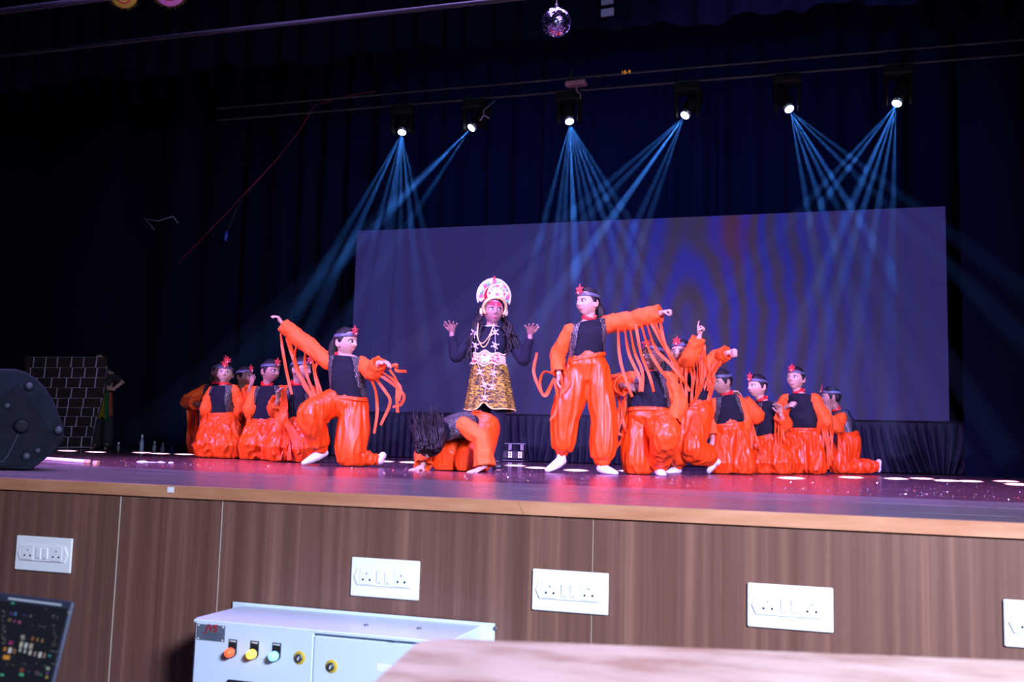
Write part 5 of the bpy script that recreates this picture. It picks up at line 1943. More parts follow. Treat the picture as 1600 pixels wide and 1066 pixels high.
# --- bowing dancer on all fours
z = Z(640, 630, 9.27)
bow = dancer((700, 737), 'dancer on all fours with long dark hair flying forward over the head',
             (671, 692, -.10), .215, -20, (689, 677, .0), (684, 674, .20), (722, 666, -.04), (744, 666, .40),
             [dict(el=(661, 704, .10), wr=(661, 728, -.01), tip=(650, 734, -.08), pose='open', th=1, pn=(0, -1, 0), r=(.052, .058, .062), wr_n=2),
              dict(el=(754, 686, -.02), wr=(757, 729, -.05), tip=(742, 736.5, -.12), pose='open', th=-1, pn=(0, -1, 0), r=(.060, .062, .066), wr_n=2)],
             [dict(hip=(738, 672, .46), kn=(700, 718, .22), an=(722, 714, .70), toe=(724, 716, .83), kneel=True, r=(.12, .135, .135, .10, .06), sock=False),
              dict(hip=(755, 670, .36), kn=(738, 724, .14), an=(752, 714, .60), toe=(754, 716, .73), kneel=True, r=(.125, .135, .135, .10, .06), sock=False)],
             'fair', pitch=-62, roll=8, hair='girl', ww=.125, seed=8, fold=.010, star=False, choker=True)
hb = MB()
rh = random.Random(4)
hc = bow.P(671, 690, -.10)
# loose locks thrown up and to the left, one flowing part
locks = [((673, 704), (658, 690), (652, 665), (648, 640)), ((676, 700), (664, 680), (662, 655), (666, 640)), ((678, 698), (672, 676), (673, 650), (671, 634)),
         ((684, 694), (680, 672), (678, 652), (676, 636)), ((670, 706), (655, 700), (650, 684), (648, 668)), ((688, 688), (686, 672), (682, 655), (680, 646)),
         ((668, 700), (660, 684), (658, 664), (655, 648)), ((680, 700), (675, 684), (668, 668), (660, 652)), ((672, 708), (660, 704), (654, 698), (650, 690))]
hb.ball(bow.P(671, 689, -.10), (.112, .105, .118), nu=20, nv=14)
hb.ball(bow.P(684, 683, -.05), (.07, .07, .085), nu=16, nv=12)
for lk in locks:
    for k in range(16):
        jx, jy, jd = rh.gauss(0, 4.5), rh.gauss(0, 3.5), rh.uniform(-.08, .06)
        cut = rh.uniform(.55, 1.05)
        x0, y0 = lk[0]
        pts = [bow.P(x0 + (x - x0) * cut + jx * (.5 + .35 * i), y0 + (y - y0) * cut + jy * (.3 + .2 * i), -.12 + jd * (.5 + .3 * i)) for i, (x, y) in enumerate(lk)]
        q = catmull([(*p, 0) for p in pts], 12)
        r0 = rh.uniform(.006, .013)
        hb.tube([V(p[:3]) for p in q], [max(.0012, r0 * (1 - (i / 11) ** 1.6)) for i in range(12)], 5)
for k in range(150):
    a_ = rh.uniform(0, PI)
    x0, y0 = 669 + 20 * math.cos(a_) * rh.uniform(.5, 1), 702 - 6 * math.sin(a_) + rh.uniform(-4, 6)
    lean = rh.uniform(-12, 4)
    ln_ = rh.uniform(14, 40)
    pts = [bow.P(x0, y0, -.22 + rh.uniform(-.03, .06)), bow.P(x0 + lean * .3, y0 - ln_ * .5, -.24 + rh.uniform(-.02, .04)), bow.P(x0 + lean, y0 - ln_, -.16)]
    q = catmull([(*p, 0) for p in pts], 9)
    hb.tube([V(p[:3]) for p in q], [.010 * (1 - i / 9) + .0012 for i in range(9)], 5)
for k in range(90):
    x0, y0 = rh.uniform(676, 690), rh.uniform(684, 700)
    pts = [bow.P(x0, y0, -.20 + rh.uniform(-.02, .08)), bow.P(x0 + rh.uniform(-2, 4), y0 - rh.uniform(8, 14), -.20), bow.P(x0 + rh.uniform(-6, 5), y0 - rh.uniform(18, 34), -.12)]
    q = catmull([(*p, 0) for p in pts], 9)
    hb.tube([V(p[:3]) for p in q], [.011 * (1 - i / 9) + .0012 for i in range(9)], 5)
hb.build('flying_hair', m_hair, bow.root)

# --- right group
z = Z(970, 520, 8.88)
z2 = Z(950, 480, 3.81)
dancer((1007, 742), 'sturdy boy on one knee behind the hanging ribbons, arms bent to his chest',
       (1019.5, 557.5, 0), .232, -28, (1018, 583, .02), (989, 587, 0), (1044, 588, .03), (1014, 640, -.02),
       [dict(el=(958, 602, -.04), wr=(978, 603, -.25), tip=(996, 606, -.28), pose='relaxed', th=1, pn=(.2, -.6, -.6), r=(.066, .076, .070), wr_n=3, cut=.8,
             rib=[[z2(50, 500, -.1), z2(70, 600, -.1), z2(58, 740, -.1), z2(95, 770, -.1), z2(50, 835, -.1)], [z2(75, 500, -.1), z2(60, 620, -.1), z2(45, 700, -.1), z2(30, 760, -.1)],
                  [z2(95, 500, -.12), z2(85, 640, -.12), z2(105, 740, -.12)], [z2(105, 500, -.12), z2(100, 620, -.12), z2(70, 700, -.12), z2(45, 780, -.12)]]),
        dict(el=(1060, 632, .0), wr=(1052, 660, -.1), tip=(1050, 672, -.12), r=(.064, .070, .058), wr_n=4)],
       [dict(hip=(996, 655, 0), kn=(997, 728, -.04), an=(1000, 730, .30), toe=(1000, 733, .43), kneel=True, r=(.115, .135, .12, .10, .06), up=.01),
        dict(hip=(1030, 655, 0), kn=(1040, 682, -.30), an=(1030, 731, -.04), toe=(1036, 744, -.20), r=(.12, .118, .112, .09, .055), up=.03)],
       'dark', gaze=-.3, seed=9, fold=.010, ww=.155, belly=.035, hair='loose', star_tilt=14)

z = Z(1040, 490, 7.1)
z2 = Z(950, 480, 3.81)
dancer((1085, 741), 'lunging dancer with one hand raised high and the other fist thrust out to the right',
       (1064, 551, -.02), .222, -24, (1068, 574, 0), (1056, 581, -.06), (1096, 573, .08), (1086, 630, 0),
       [dict(el=(1078, 560, -.30), wr=(1093, 526, -.34), tip=(1095, 506, -.35), pose='point', th=-1, pn=(.4, .0, .9), r=(.064, .068, .058), wr_n=5, cut=.95,
             rib=[[z(180, 600, -.3), z(170, 760, -.3), z(200, 900, -.3), z(210, 1040, -.3)], [z(270, 600, -.3), z(300, 720, -.3), z(290, 900, -.3), z(285, 1020, -.3)],
                  [z(310, 580, -.32), z(320, 700, -.3), z(290, 860, -.3)], [z(340, 520, -.34), z(360, 640, -.32), z(350, 800, -.3), z(340, 900, -.3)], [z(370, 460, -.34), z(380, 620, -.34), z(385, 800, -.32), z(300, 1000, -.3)],
                  [z(400, 400, -.34), z(410, 560, -.34), z(400, 720, -.34), z(390, 860, -.32)], [z(430, 350, -.34), z(432, 520, -.34), z(425, 700, -.34), z(360, 900, -.3)], [z(230, 600, -.3), z(225, 800, -.3), z(235, 980, -.3)],
                  [z(120, 620, -.28), z(120, 760, -.28), z(100, 900, -.28), z(75, 1040, -.28)], [z(150, 600, -.28), z(200, 740, -.28), z(270, 860, -.28)], [z(440, 420, -.3), z(445, 600, -.3), z(400, 800, -.3), z(330, 960, -.28)]]),
        dict(el=(1120, 560, .06), wr=(1137, 551, -.02), tip=(1152, 550, -.04), pose='fist', th=1, pn=(.1, -.3, 1), r=(.064, .070, .056), wr_n=6,
             rib=[[z(460, 560, 0), z(460, 700, -.02), z(500, 800, -.04), z(470, 960, -.04)], [z(530, 560, 0), z(500, 700, -.02), z(520, 820, -.04), z(480, 980, -.04)],
                  [z(600, 510, 0), z(610, 540, -.02), z(560, 620, -.04), z(525, 700, -.04), z(520, 800, -.04)], [z(590, 500, 0), z(500, 640, -.02), z(440, 800, -.04), z(380, 940, -.04)],
                  [z(560, 540, 0), z(530, 660, -.02), z(540, 760, -.04), z(470, 850, -.04)], [z(480, 560, 0), z(490, 740, -.02), z(465, 860, -.04)]])],
       [dict(hip=(1074, 640, -.02), kn=(1062, 690, -.12), an=(1058, 731, -.02), toe=(1040, 741, -.12), r=(.105, .105, .09, .088, .052), up=.04),
        dict(hip=(1096, 640, .03), kn=(1081, 700, -.16), an=(1114, 719, .10), toe=(1106, 740, .06), heel=(1121, 722, .10), r=(.108, .11, .105, .10, .058), up=.035)],
       'fair', gaze=-.1, seed=10, fold=.009, ww=.125, hair='girl')

z = Z(1100, 570, 5.92)
dancer((1140, 741), 'boy kneeling upright looking down leftwards, first of four kneeling boys',
       (1128, 597, 0), .222, -58, (1135, 617, .03), (1115, 628, -.03), (1156, 624, .04), (1139, 662, 0),
       [dict(el=(1112, 656, -.02), wr=(1114, 682, -.1), tip=(1114, 693, -.12), r=(.056, .06, .05), wr_n=4,
             rib=[[z(60, 480, -.1), z(40, 580, -.1), z(75, 680, -.1), z(95, 800, -.1)], [z(80, 600, -.1), z(85, 700, -.1), z(80, 820, -.1)], [z(110, 560, -.1), z(100, 700, -.1), z(95, 790, -.1)]]),
        dict(el=(1164, 656, .05), wr=(1160, 676, .0), tip=(1160, 688, -.02), r=(.055, .058, .05))],
       [dict(hip=(1130, 676, 0), kn=(1128, 728, -.10), an=(1134, 731, .25), toe=(1134, 733, .38), kneel=True, r=(.098, .112, .112, .10, .06)),
        dict(hip=(1152, 676, 0), kn=(1158, 728, -.08), an=(1168, 731, .22), toe=(1170, 733, .36), kneel=True, r=(.098, .112, .112, .10, .06))],
       'mid', pitch=-14, gaze=-.3, seed=11, fold=.010, ww=.128)

dancer((1203, 741), 'boy with both clawed hands lifted, second of four kneeling boys',
       (1183.5, 604, 0), .222, -48, (1191, 626, .03), (1179, 637, -.03), (1214, 633, .04), (1198, 680, 0),
       [dict(el=(1180, 650, -.22), wr=(1160, 624, -.28), tip=(1148, 609, -.32), pose='claw', th=1, pn=(-.6, -.6, .3), r=(.062, .078, .062), wr_n=3, cut=.93,
             rib=[[z(340, 370, -.3), z(350, 560, -.3), z(345, 720, -.3), z(365, 890, -.3)], [z(375, 420, -.28), z(375, 580, -.28), z(380, 720, -.28), z(395, 830, -.28)],
                  [z(400, 450, -.28), z(430, 600, -.28), z(440, 720, -.28), z(420, 860, -.28)], [z(430, 470, -.26), z(470, 640, -.26), z(540, 830, -.26)], [z(410, 420, -.28), z(405, 640, -.28), z(390, 800, -.28)], [z(455, 470, -.26), z(450, 640, -.26), z(455, 700, -.26)]]),
        dict(el=(1225, 664, -.06), wr=(1220, 648, -.18), tip=(1215, 627, -.22), pose='claw', th=-1, pn=(-.6, .3, .5), r=(.055, .072, .062), wr_n=3, cut=.93,
             rib=[[z(665, 480, -.15), z(660, 640, -.15), z(670, 800, -.15), z(650, 960, -.15)], [z(690, 500, -.15), z(690, 680, -.15), z(700, 840, -.15), z(690, 960, -.15)], [z(715, 540, -.15), z(715, 700, -.15), z(730, 850, -.15), z(735, 970, -.15)], [z(740, 560, -.15), z(730, 640, -.15), z(755, 730, -.15)]])],
       [dict(hip=(1191, 690, 0), kn=(1190, 729, -.12), an=(1196, 732, .22), toe=(1197, 734, .36), kneel=True, r=(.11, .12, .12, .11, .06)),
        dict(hip=(1210, 690, 0), kn=(1218, 729, -.10), an=(1228, 732, .22), toe=(1230, 734, .34), kneel=True, r=(.11, .125, .13, .11, .06))],
       'fair', pitch=-3, gaze=-.5, seed=12, fold=.011, ww=.122)

z = Z(1200, 565, 5.763)
dancer((1256, 741), 'stout boy kneeling upright, fist held at his chest, third of four kneeling boys',
       (1243.5, 592, 0), .232, -26, (1248, 614, .02), (1227, 622, 0), (1274, 622, 0), (1251, 669, 0),
       [dict(el=(1216, 655, .0), wr=(1226, 638, -.2), tip=(1240, 629, -.26), pose='relaxed', th=1, pn=(.1, -.7, -.5), r=(.062, .066, .052), wr_n=3),
        dict(el=(1289, 658, .02), wr=(1289, 678, .02), tip=(1288, 684, .10), r=(.068, .074, .07), wr_n=4,
             rib=[[z(450, 540, -.1), z(440, 660, -.1), z(470, 780, -.1), z(450, 860, -.1)], [z(490, 560, -.1), z(500, 700, -.1), z(480, 840, -.1)], [z(530, 580, -.1), z(540, 720, -.1), z(560, 900, -.1)], [z(560, 560, -.1), z(575, 740, -.1), z(540, 970, -.1)], [z(510, 560, -.1), z(530, 760, -.1), z(580, 900, -.1)]])],
       [dict(hip=(1240, 682, 0), kn=(1238, 728, -.10), an=(1246, 731, .22), toe=(1247, 733, .34), kneel=True, r=(.12, .13, .125, .11, .06)),
        dict(hip=(1266, 682, 0), kn=(1272, 728, -.06), an=(1280, 733, .10), toe=(1282, 738, .0), kneel=True, r=(.12, .13, .125, .10, .06))],
       'fair', pitch=3, gaze=-.3, mouth=.012, seed=13, fold=.012, ww=.155, belly=.03, vest=False)

dancer((1322, 741), 'boy seen in profile with a hand over his face, rightmost of the kneeling boys',
       (1299, 621, 0), .222, -84, (1307, 641, .03), (1312, 650, -.12), (1318, 648, .16), (1324, 678, .02),
       [dict(el=(1305, 668, -.20), wr=(1297, 648, -.20), tip=(1293, 628, -.17), pose='open', th=1, pn=(-.3, .2, -.9), r=(.062, .074, .058), wr_n=3, cut=.85,
             rib=[[z(620, 580, -.2), z(640, 700, -.2), z(690, 850, -.2)], [z(600, 600, -.2), z(570, 760, -.2), z(590, 900, -.2)], [z(680, 560, -.2), z(660, 600, -.2), z(690, 640, -.2)], [z(590, 610, -.2), z(540, 760, -.2), z(530, 960, -.2)], [z(640, 600, -.2), z(640, 780, -.2), z(700, 960, -.2)]]),
        dict(el=(1300, 670, .16), wr=(1290, 655, .1), tip=(1288, 640, .08), r=(.056, .06, .05))],
       [dict(hip=(1324, 690, -.05), kn=(1312, 729, -.10), an=(1366, 729, -.06), toe=(1374, 738, -.04), heel=(1373, 722, -.04), kneel=True, r=(.125, .13, .11, .085, .055), up=.0),
        dict(hip=(1326, 690, .12), kn=(1322, 728, .10), an=(1360, 730, .14), toe=(1366, 736, .16), kneel=True, r=(.125, .13, .11, .085, .055), up=.0)],
       'mid', pitch=-4, gaze=0, seed=14, fold=.011, ww=.13, star_tilt=0)

# ------------------------------------------------------------------ the crowned figure in the middle
m_navy = mat('navy_jersey', (0.007, 0.008, 0.022), 0.85, spec=.2, bump=(16, .35, (1, 1, .5)))
m_goldt = mat('gold_trim', (0.80, 0.52, 0.20), 0.35, .25)
m_pearl = mat('pearl_white_beads', (0.64, 0.54, 0.50), 0.35)
m_gempink = mat('pink_gem', (0.72, 0.10, 0.22), 0.15)
m_gemblue = mat('blue_green_gem', (0.12, 0.38, 0.48), 0.15)
m_redv = mat('red_velvet', (0.42, 0.01, 0.02), 0.8)
m_lilac = mat('lilac_foam', (0.62, 0.50, 0.72), 0.6)
m_redpaint = mat('red_hand_paint', (0.20, 0.010, 0.012), 0.5)


def tiger_mat():
    m, nt, b = nodes_of('tiger_print_cloth')
    N, L = nt.nodes, nt.links
    tc = N.new('ShaderNodeTexCoord')
    mp = N.new('ShaderNodeMapping')
    mp.inputs['Scale'].default_value = (1.0, 1.0, 4.2)
    L.new(tc.outputs['Object'], mp.inputs['Vector'])
    n = N.new('ShaderNodeTexNoise')
    n.inputs['Scale'].default_value = 32
    n.inputs['Detail'].default_value = 2.5
    n.inputs['Distortion'].default_value = 1.1
    L.new(mp.outputs['Vector'], n.inputs['Vector'])
    r = N.new('ShaderNodeValToRGB')
    e = r.color_ramp.elements
    e[0].position, e[1].position = .50, .535
    e[0].color, e[1].color = (.016, .009, .009, 1), (.42, .27, .015, 1)
    L.new(n.outputs['Fac'], r.inputs['Fac'])
    L.new(r.outputs['Color'], b.inputs['Base Color'])
    b.inputs['Roughness'].default_value = .75
    return m


F = Fig((772, 734), 'tall crowned performer in a tiger print skirt with both painted palms turned up')
P = F.P
root = F.root
sm = skin_mat('painted')
H = Head(P(770.5, 486, 0), .232, 12, -3, 0)
nk, sa, sb, wa = P(768, 510, .02), P(739, 523, 0), P(797, 523, 0), P(765, 563, 0)
b = MB()
b.grid(H.grid(True), True, True, True)
for sd in (-1, 1):
    b.ball(H.w(sd * .365, -.03, -.04), (.03, .007, .037), H.f, H.r * sd, H.u, 12, 8)
b.tube([H.w(0, -.10, -.15), H.w(0, -.08, -.42), nk, nk.lerp((sa + sb) / 2, .6)], [.048, .046, .050, .056], 14)
mid = (sa + sb) / 2
X = (sb - sa).normalized()
half = (sb - sa).length / 2
dwn = (wa - mid).normalized()
fw = X.cross(dwn)
if fw.dot(EYE - mid) < 0:
    fw = -fw
b.tube([nk, mid + dwn * .01, mid.lerp(wa, .5), wa, wa + dwn * .12], [(.05, .05), (half * .85, .06), (half * .78, .085), (.11, .08), (.12, .09)], 16, ref=fw)
arms = []
for S_, E_, W_, tip, th in ((sa, P(713, 557, -.06), P(706, 525, -.10), P(704, 514, -.24), 1), (sb, P(818, 562, -.06), P(828, 529, -.10), P(830, 518, -.24), -1)):
    S2 = S_ + dwn * .03
    b.tube([mid.lerp(S2, .6), S2, S2.lerp(E_, .5), E_, E_.lerp(W_, .4), W_], [.045, .042, .036, .033, .031, .021], 12)
    d = ((tip - W_).normalized() + V((0, 0, 1)) * .55).normalized()
    b.tube([W_, W_ + V((0, 0, .035))], .021, 10)
    hand(b, W_ + V((0, 0, .035)), d, V((0, 0, 1)) - d * .2, 'tray', th * 1, .158)
    arms.append((S2, E_, W_, d, th))
legs = [(P(755, 612, .02), P(752, 668, .0), P(752, 724, .05), P(744, 734, -.08)), (P(777, 612, .0), P(778, 668, -.02), P(776, 722, .03), P(779, 735, -.12))]
for hp, kn, an, to in legs:
    b.tube([wa + dwn * .05, hp, hp.lerp(kn, .5), kn, kn.lerp(an, .35), an], [.08, .075, .062, .050, .050, .034], 14)
    b.tube([an, an.lerp(to, .5), an.lerp(to, .95)], [.03, .03, .022], 10)
b.remesh('body', sm, root, .005, .5, 1)
face_bits(root, H, 'painted', .55, mat('pink_lips', (.55, .10, .16), .4), True)
# painted red forehead with a small white mark
g = MB().grid(H.grid(True), True, True, True)
tree = BVHTree.FromPolygons([tuple(p) for p in g.v], [f for f in g.f])


def on_face(x, z, off):
    h_ = tree.ray_cast(H.w(x, 1.2, z), -H.f)
    return (h_[0] if h_[0] is not None else H.w(x, .4, z)) + H.f * off


_fz = ((.135, .10), (.150, .17), (.175, .235), (.21, .25), (.25, .22), (.30, .16))
rows = [[on_face(w_ * (i / 5 - 1), zt_ + .012 * abs(i / 5 - 1), .0014) for i in range(11)] for zt_, w_ in _fz]
rows = [[p - H.f * .02 for p in rows[0]]] + rows + [[p - H.f * .02 for p in rows[-1]]]
MB().grid(rows).build('forehead_paint', mat('crimson_face_paint', (.42, .015, .05), .6), root)
MB().tube([on_face(.0, .24, .003), on_face(.018, .22, .003), on_face(0, .20, .003), on_face(.018, .18, .003), on_face(.0, .16, .003)], .0035, 6).build('forehead_mark', m_pearl, root)
for sd in (-1, 1):
    MB().ball(H.w(sd * .385, -.02, -.16), .012, nu=10, nv=7).build('earring', m_pearl, root)
# hair: cap and long wavy falls
hair_short(root, H, 31, girl=True)
rh = random.Random(8)
for sd in (-1, 1):
    b = MB()
    for k in range(26):
        u = k / 25
        x0 = sd * (.30 + .12 * rh.random())
        p0 = H.w(x0, -.05 - .35 * rh.random(), .12)
        ex_, ey_ = ((737, 566), (790, 560))[sd > 0]
        tx = ex_ + (rh.uniform(-10, 8) if sd < 0 else rh.uniform(-4, 22))
        ty = ey_ - (10 if sd < 0 else 15) + rh.uniform(-24, 12)
        p3 = P(tx, ty, -.10 + rh.uniform(-.03, .08))
        pm = P((749 if sd < 0 else 790) + rh.uniform(-7, 7) - (sd < 0) * 4 + (sd > 0) * 3, 515 + rh.uniform(-6, 6), -.06 + rh.uniform(-.05, .06))
        q = catmull([(*p0, 0), (*H.w(sd * (.42 + .1 * rh.random()), -.1 - .2 * rh.random(), -.25), 0), (*pm, 0), (*p3, 0)], 22)
        ph = rh.uniform(0, 6)
        pts = [V(p[:3]) + X * (.008 * math.sin(i * .95 + ph)) for i, p in enumerate(q)]
        b.tube(pts, [(.016 * (1 - .75 * (i / 21) ** 2) + .002) for i in range(22)], 6)
    b.build('long_hair', m_hair, root)
# jersey and sleeves
ctl = [(wa + dwn * .05, .138, .11), (wa, .132, .105), (wa.lerp(mid, .4), .142, .108), (wa.lerp(mid, .75), half * .98, .105), (mid + dwn * .035, half * 1.02, .088), (mid - dwn * .005, half * .86, .072), (mid.lerp(nk, .6), half * .58, .062), (nk.lerp(mid, .05), .062, .058)]
rows = []
for q in catmull([(*c, a_, d_) for c, a_, d_ in ctl], 26):
    c = V(q[:3])
    rows.append([p + (p - c).normalized() * (noise.noise(p * 11) * .006) for p in ring_pts(c, X, fw, q[3], q[4], 40, 2.5)])
MB().grid(rows, True, True, False).build('jersey', m_navy, root)
MB().tube([nk.lerp(mid, .05) + X * (.062 * math.cos(a)) + fw * (.058 * math.sin(a)) for a in [2 * PI * k / 24 for k in range(25)]], .006, 8).build('collar', m_pearl, root)
for S2, E_, W_, d, th in arms:
    q = catmull([(*mid.lerp(S2, .72), .062), (*S2, .062), (*S2.lerp(E_, .55), .056), (*E_, .054), (*E_.lerp(W_, .5), .042), (*E_.lerp(W_, 1.0), .034)], 34)
    b = MB()
    b.tube([V(x[:3]) for x in q], [x[3] for x in q], 22, caps=False, fn=lambda i, a: 1 + .05 * math.sin(i * 1.3 + 1.5 * math.sin(a * 2)) + .03 * math.sin(a * 3 + i * .4))
    rws = [b.v[i * 22:(i + 1) * 22] for i in range(34)]
    c = sum(rws[-1], V((0, 0, 0))) / 22
    MB().grid(rws + [[c + (p - c) * .8 for p in rws[-1]]], True, True, True).build('sleeve', m_navy, root)
    hb_ = W_ + V((0, 0, .035)) + d * .045
    MB().ball(hb_ + V((0, 0, .012)), (.022, .026, .006), X, d, X.cross(d).normalized(), 12, 6).build('palm_paint', m_redpaint, root)
# leggings and shoes
for hp, kn, an, to in legs:
    q = catmull([(*hp.lerp(wa, .3), .088), (*hp, .086), (*hp.lerp(kn, .5), .074), (*kn, .062), (*kn.lerp(an, .35), .062), (*an, .047), (*(an - V((0, 0, .03))), .046)], 28)
    MB().tube([V(x[:3]) for x in q], [x[3] for x in q], 22, fn=lambda i, a: 1 + .03 * math.sin(i * 1.1 + 2 * math.sin(a))).build('legging', m_navy, root)
    b = MB()
    fd = (to - an)
    fd.z = 0
    a0 = V((an.x, an.y, .045))
    b.tube([a0 - fd.normalized() * .03, a0 + fd * .5 - V((0, 0, .01)), a0 + fd * 1.05 - V((0, 0, .018))], [.038, (.040, .032), (.034, .022)], 14, ref=(0, 0, 1))
    b.build('shoe', m_black, root)
# tiger skirt: flared, gathered, with a notch in the front hem
rows = []
NS = 96
hemL, hemR, hemC = P(727, 641, 0), P(805, 641, 0), P(770, 632, 0)
hz = P(766, 641, 0).z
c_top = wa + V((0, 0, .0))
cX = (P(727, 641, 0) + P(805, 641, 0)) / 2
for i in range(22):
    t = i / 21
    c = c_top.lerp(V((cX.x, cX.y, hz)), t)
    a_ = .138 + (.212 - .138) * t ** .85
    d_ = .118 + (.175 - .118) * t ** .9
    row = []
    for k in range(NS):
        ang = 2 * PI * k / NS
        fold_ = 1 + (.012 + .040 * t) * math.sin(ang * 11 + 1.1 * math.sin(ang * 3)) + .015 * t * math.sin(ang * 23)
        p = c + X * (a_ * fold_ * math.cos(ang)) + fw * (d_ * fold_ * math.sin(ang))
        da = (ang - PI * .5)
        notch = math.exp(-((da + .0) / .22) ** 2)
        p.z += notch * .062 * t ** 2 + .010 * t * math.sin(ang * 2 + .6)
        row.append(p)
    rows.append(row)
rows2 = [[c_top.lerp(V((cX.x, cX.y, p.z)), 1) * 0 + V((cX.x + (p.x - cX.x) * .95, cX.y + (p.y - cX.y) * .95, p.z + .004)) for p in rows[-1]]]
sk = MB().grid(rows + rows2, True).build('skirt', tiger_mat(), root)
MB().tube([*rows[-1], rows[-1][0]], .006, 6).build('hem_trim', m_goldt, sk)
# ornate belt: curved plate with rolled rings and beads
b = MB()
NB = 60
rws = []
for i in range(7):
    t = i / 6
    row = []
    for k in range(NB):
        ang = PI * .5 + (k / (NB - 1) - .5) * 2 * 1.45
        env = .052 + .022 * math.exp(-((ang - PI / 2) / .28) ** 2) + .008 * math.cos((ang - PI / 2) * 9)
        dz = (t - .5) * 2 * env
        rad = 1.0 + .03 * (1 - (2 * t - 1) ** 2)
        row.append(wa + V((0, 0, .004)) + X * (.148 * rad * math.cos(ang)) + fw * (.124 * rad * math.sin(ang)) - dwn * dz * .8)
    rws.append(row)
b.grid(rws)
b.grid([[wa + (p - wa) * .96 for p in reversed(r)] for r in rws])
belt = b.build('belt', m_pearl, root)


def beltp(ang, dz, out=.008):
    return wa + V((0, 0, .004)) + X * ((.152 + out) * math.cos(ang)) + fw * ((.128 + out) * math.sin(ang)) - dwn * dz


for cx_ in (-.60, .60):
    for rr_, m_, w_ in ((.036, m_goldt, .006), (.024, m_gempink, .005), (.012, m_pearl, .006)):
        MB().tube([beltp(PI / 2 - cx_ + rr_ / .15 * math.cos(a), rr_ * math.sin(a) * 1.05) for a in [2 * PI * k / 20 for k in range(21)]], w_, 6).build('ring', m_, belt)
MB().tube([beltp(PI / 2 + .30 * math.cos(a), .048 * math.sin(a) + .004) for a in [2 * PI * k / 22 for k in range(23)]], .005, 6).build('ring', m_goldt, belt)
MB().ball(beltp(PI / 2, -.028), (.011, .008, .011)).build('gem', m_gemblue, belt)
MB().ball(beltp(PI / 2, .028), (.012, .008, .009)).build('gem', m_gempink, belt)
bd = MB()
for k in range(46):
    ang = PI / 2 + (k / 45 - .5) * 2.8
    env = .052 + .022 * math.exp(-((ang - PI / 2) / .28) ** 2) + .008 * math.cos((ang - PI / 2) * 9)
    bd.ball(beltp(ang, env * .8), .0065, nu=7, nv=5)
    bd.ball(beltp(ang, -env * .8), .0065, nu=7, nv=5)
tag(bd.build('beads', m_pearl, belt), kind='stuff')
# necklaces
zk = Z(630, 420, 3.23)


def front(px, py, out=.012):
    """a point just in front of the jersey under a pixel"""
    d_ = ray(px, py)
    p = P(px, py, 0)
    c = mid.lerp(wa, max(0, min(1, (mid.z - p.z) / (mid.z - wa.z))))
    dx = (p - c).dot(X)
    q_ = max(0, 1 - (abs(dx) / .165) ** 2.5) ** (1 / 2.5)
    return p + fw * (.098 * q_ + out)


for pts in ([(398, 285), (392, 340), (405, 375), (425, 382), (455, 345), (478, 285)], [(398, 288), (396, 350), (412, 390), (430, 402), (452, 372), (478, 290)]):
    q = catmull([front(*zk(*p)[:2]) for p in pts], 40)
    bd = MB()
    bd.tube([V(p) for p in q], .0036, 6)
    for p in q[::2]:
        bd.ball(V(p), .0055, nu=6, nv=4)
    bd.build('gold_chain', m_goldt, root)
# two hanging straps with foam skull and crossbones pendants


def pendant(pt, s, tilt, par):
    u = (V((0, 0, 1)) * math.cos(tilt) + X * math.sin(tilt))
    r_ = u.cross(fw).normalized()
    b = MB()
    b.ball(pt + u * .004 * s, (.0155 * s, .008, .0165 * s), r_, fw, u, 12, 8)
    b.ball(pt - u * .013 * s, (.010 * s, .007, .008 * s), r_, fw, u, 10, 6)
    for a in (.6, -.6, PI - .6, PI + .6):
        dd = r_ * math.cos(a) + u * math.sin(a)
        b.tube([pt, pt + dd * .030 * s], .0042 * s, 6)
        b.ball(pt + dd * .033 * s, .0062 * s, nu=8, nv=5)
    o = b.build('skull_pendant', m_lilac, par)
    for sd in (-1, 1):
        MB().ball(pt + r_ * sd * .006 * s + u * .004 * s + fw * .0075, (.0038 * s, .002, .0042 * s), r_, fw, u, 8, 5).build('eye_socket', m_hole, o)
    return o


def skf(px, py, out=.02):
    p = P(px, py, 0)
    t = max(0, min(1, (c_top.z - p.z) / (c_top.z - hz)))
    c = c_top.lerp(V((cX.x, cX.y, hz)), t)
    a_, d_ = .138 + .074 * t ** .85, .118 + .057 * t ** .9
    dx = (p - c).dot(X)
    return p + fw * (d_ * math.sqrt(max(0, 1 - (dx / a_) ** 2)) + out)


for strap, tl in ((([(398, 300), (380, 330), (385, 395), (398, 460)], [(420, 530), (445, 595), (447, 660)]), (.1, -.2, .15)), (([(478, 295), (485, 330), (485, 395), (490, 460)], [(483, 535), (480, 605)]), (.05, .3, .1))):
    up_ = [front(*zk(*p)[:2], .018 if p[1] < 430 else .05) for p in strap[0]]
    lo_ = [skf(*zk(*p)[:2]) for p in strap[1]]
    q = catmull(up_ + lo_, 40)
    st_ = MB().tube([V(p) for p in q], .0022, 6).build('pendant_strap', m_lilac, root)
    for k, p in enumerate(up_[1:] + lo_):
        pendant(V(p) + fw * .006, 1.0, random.uniform(-.35, .35), st_)
# crown: two arched plates, a rolled brow band, gems and beads
b = MB()
crown = None


def arch(o_, cx, cz, w, h, y, n=40, lo=-.35):
    """points of a horseshoe arch in the head frame (units of head height)"""
    out = []
    for k in range(n):
        a = lo + (PI - 2 * lo) * k / (n - 1)
        out.append((cx + w * math.cos(a) * o_, y, cz + h * math.sin(a) * o_))
    return out


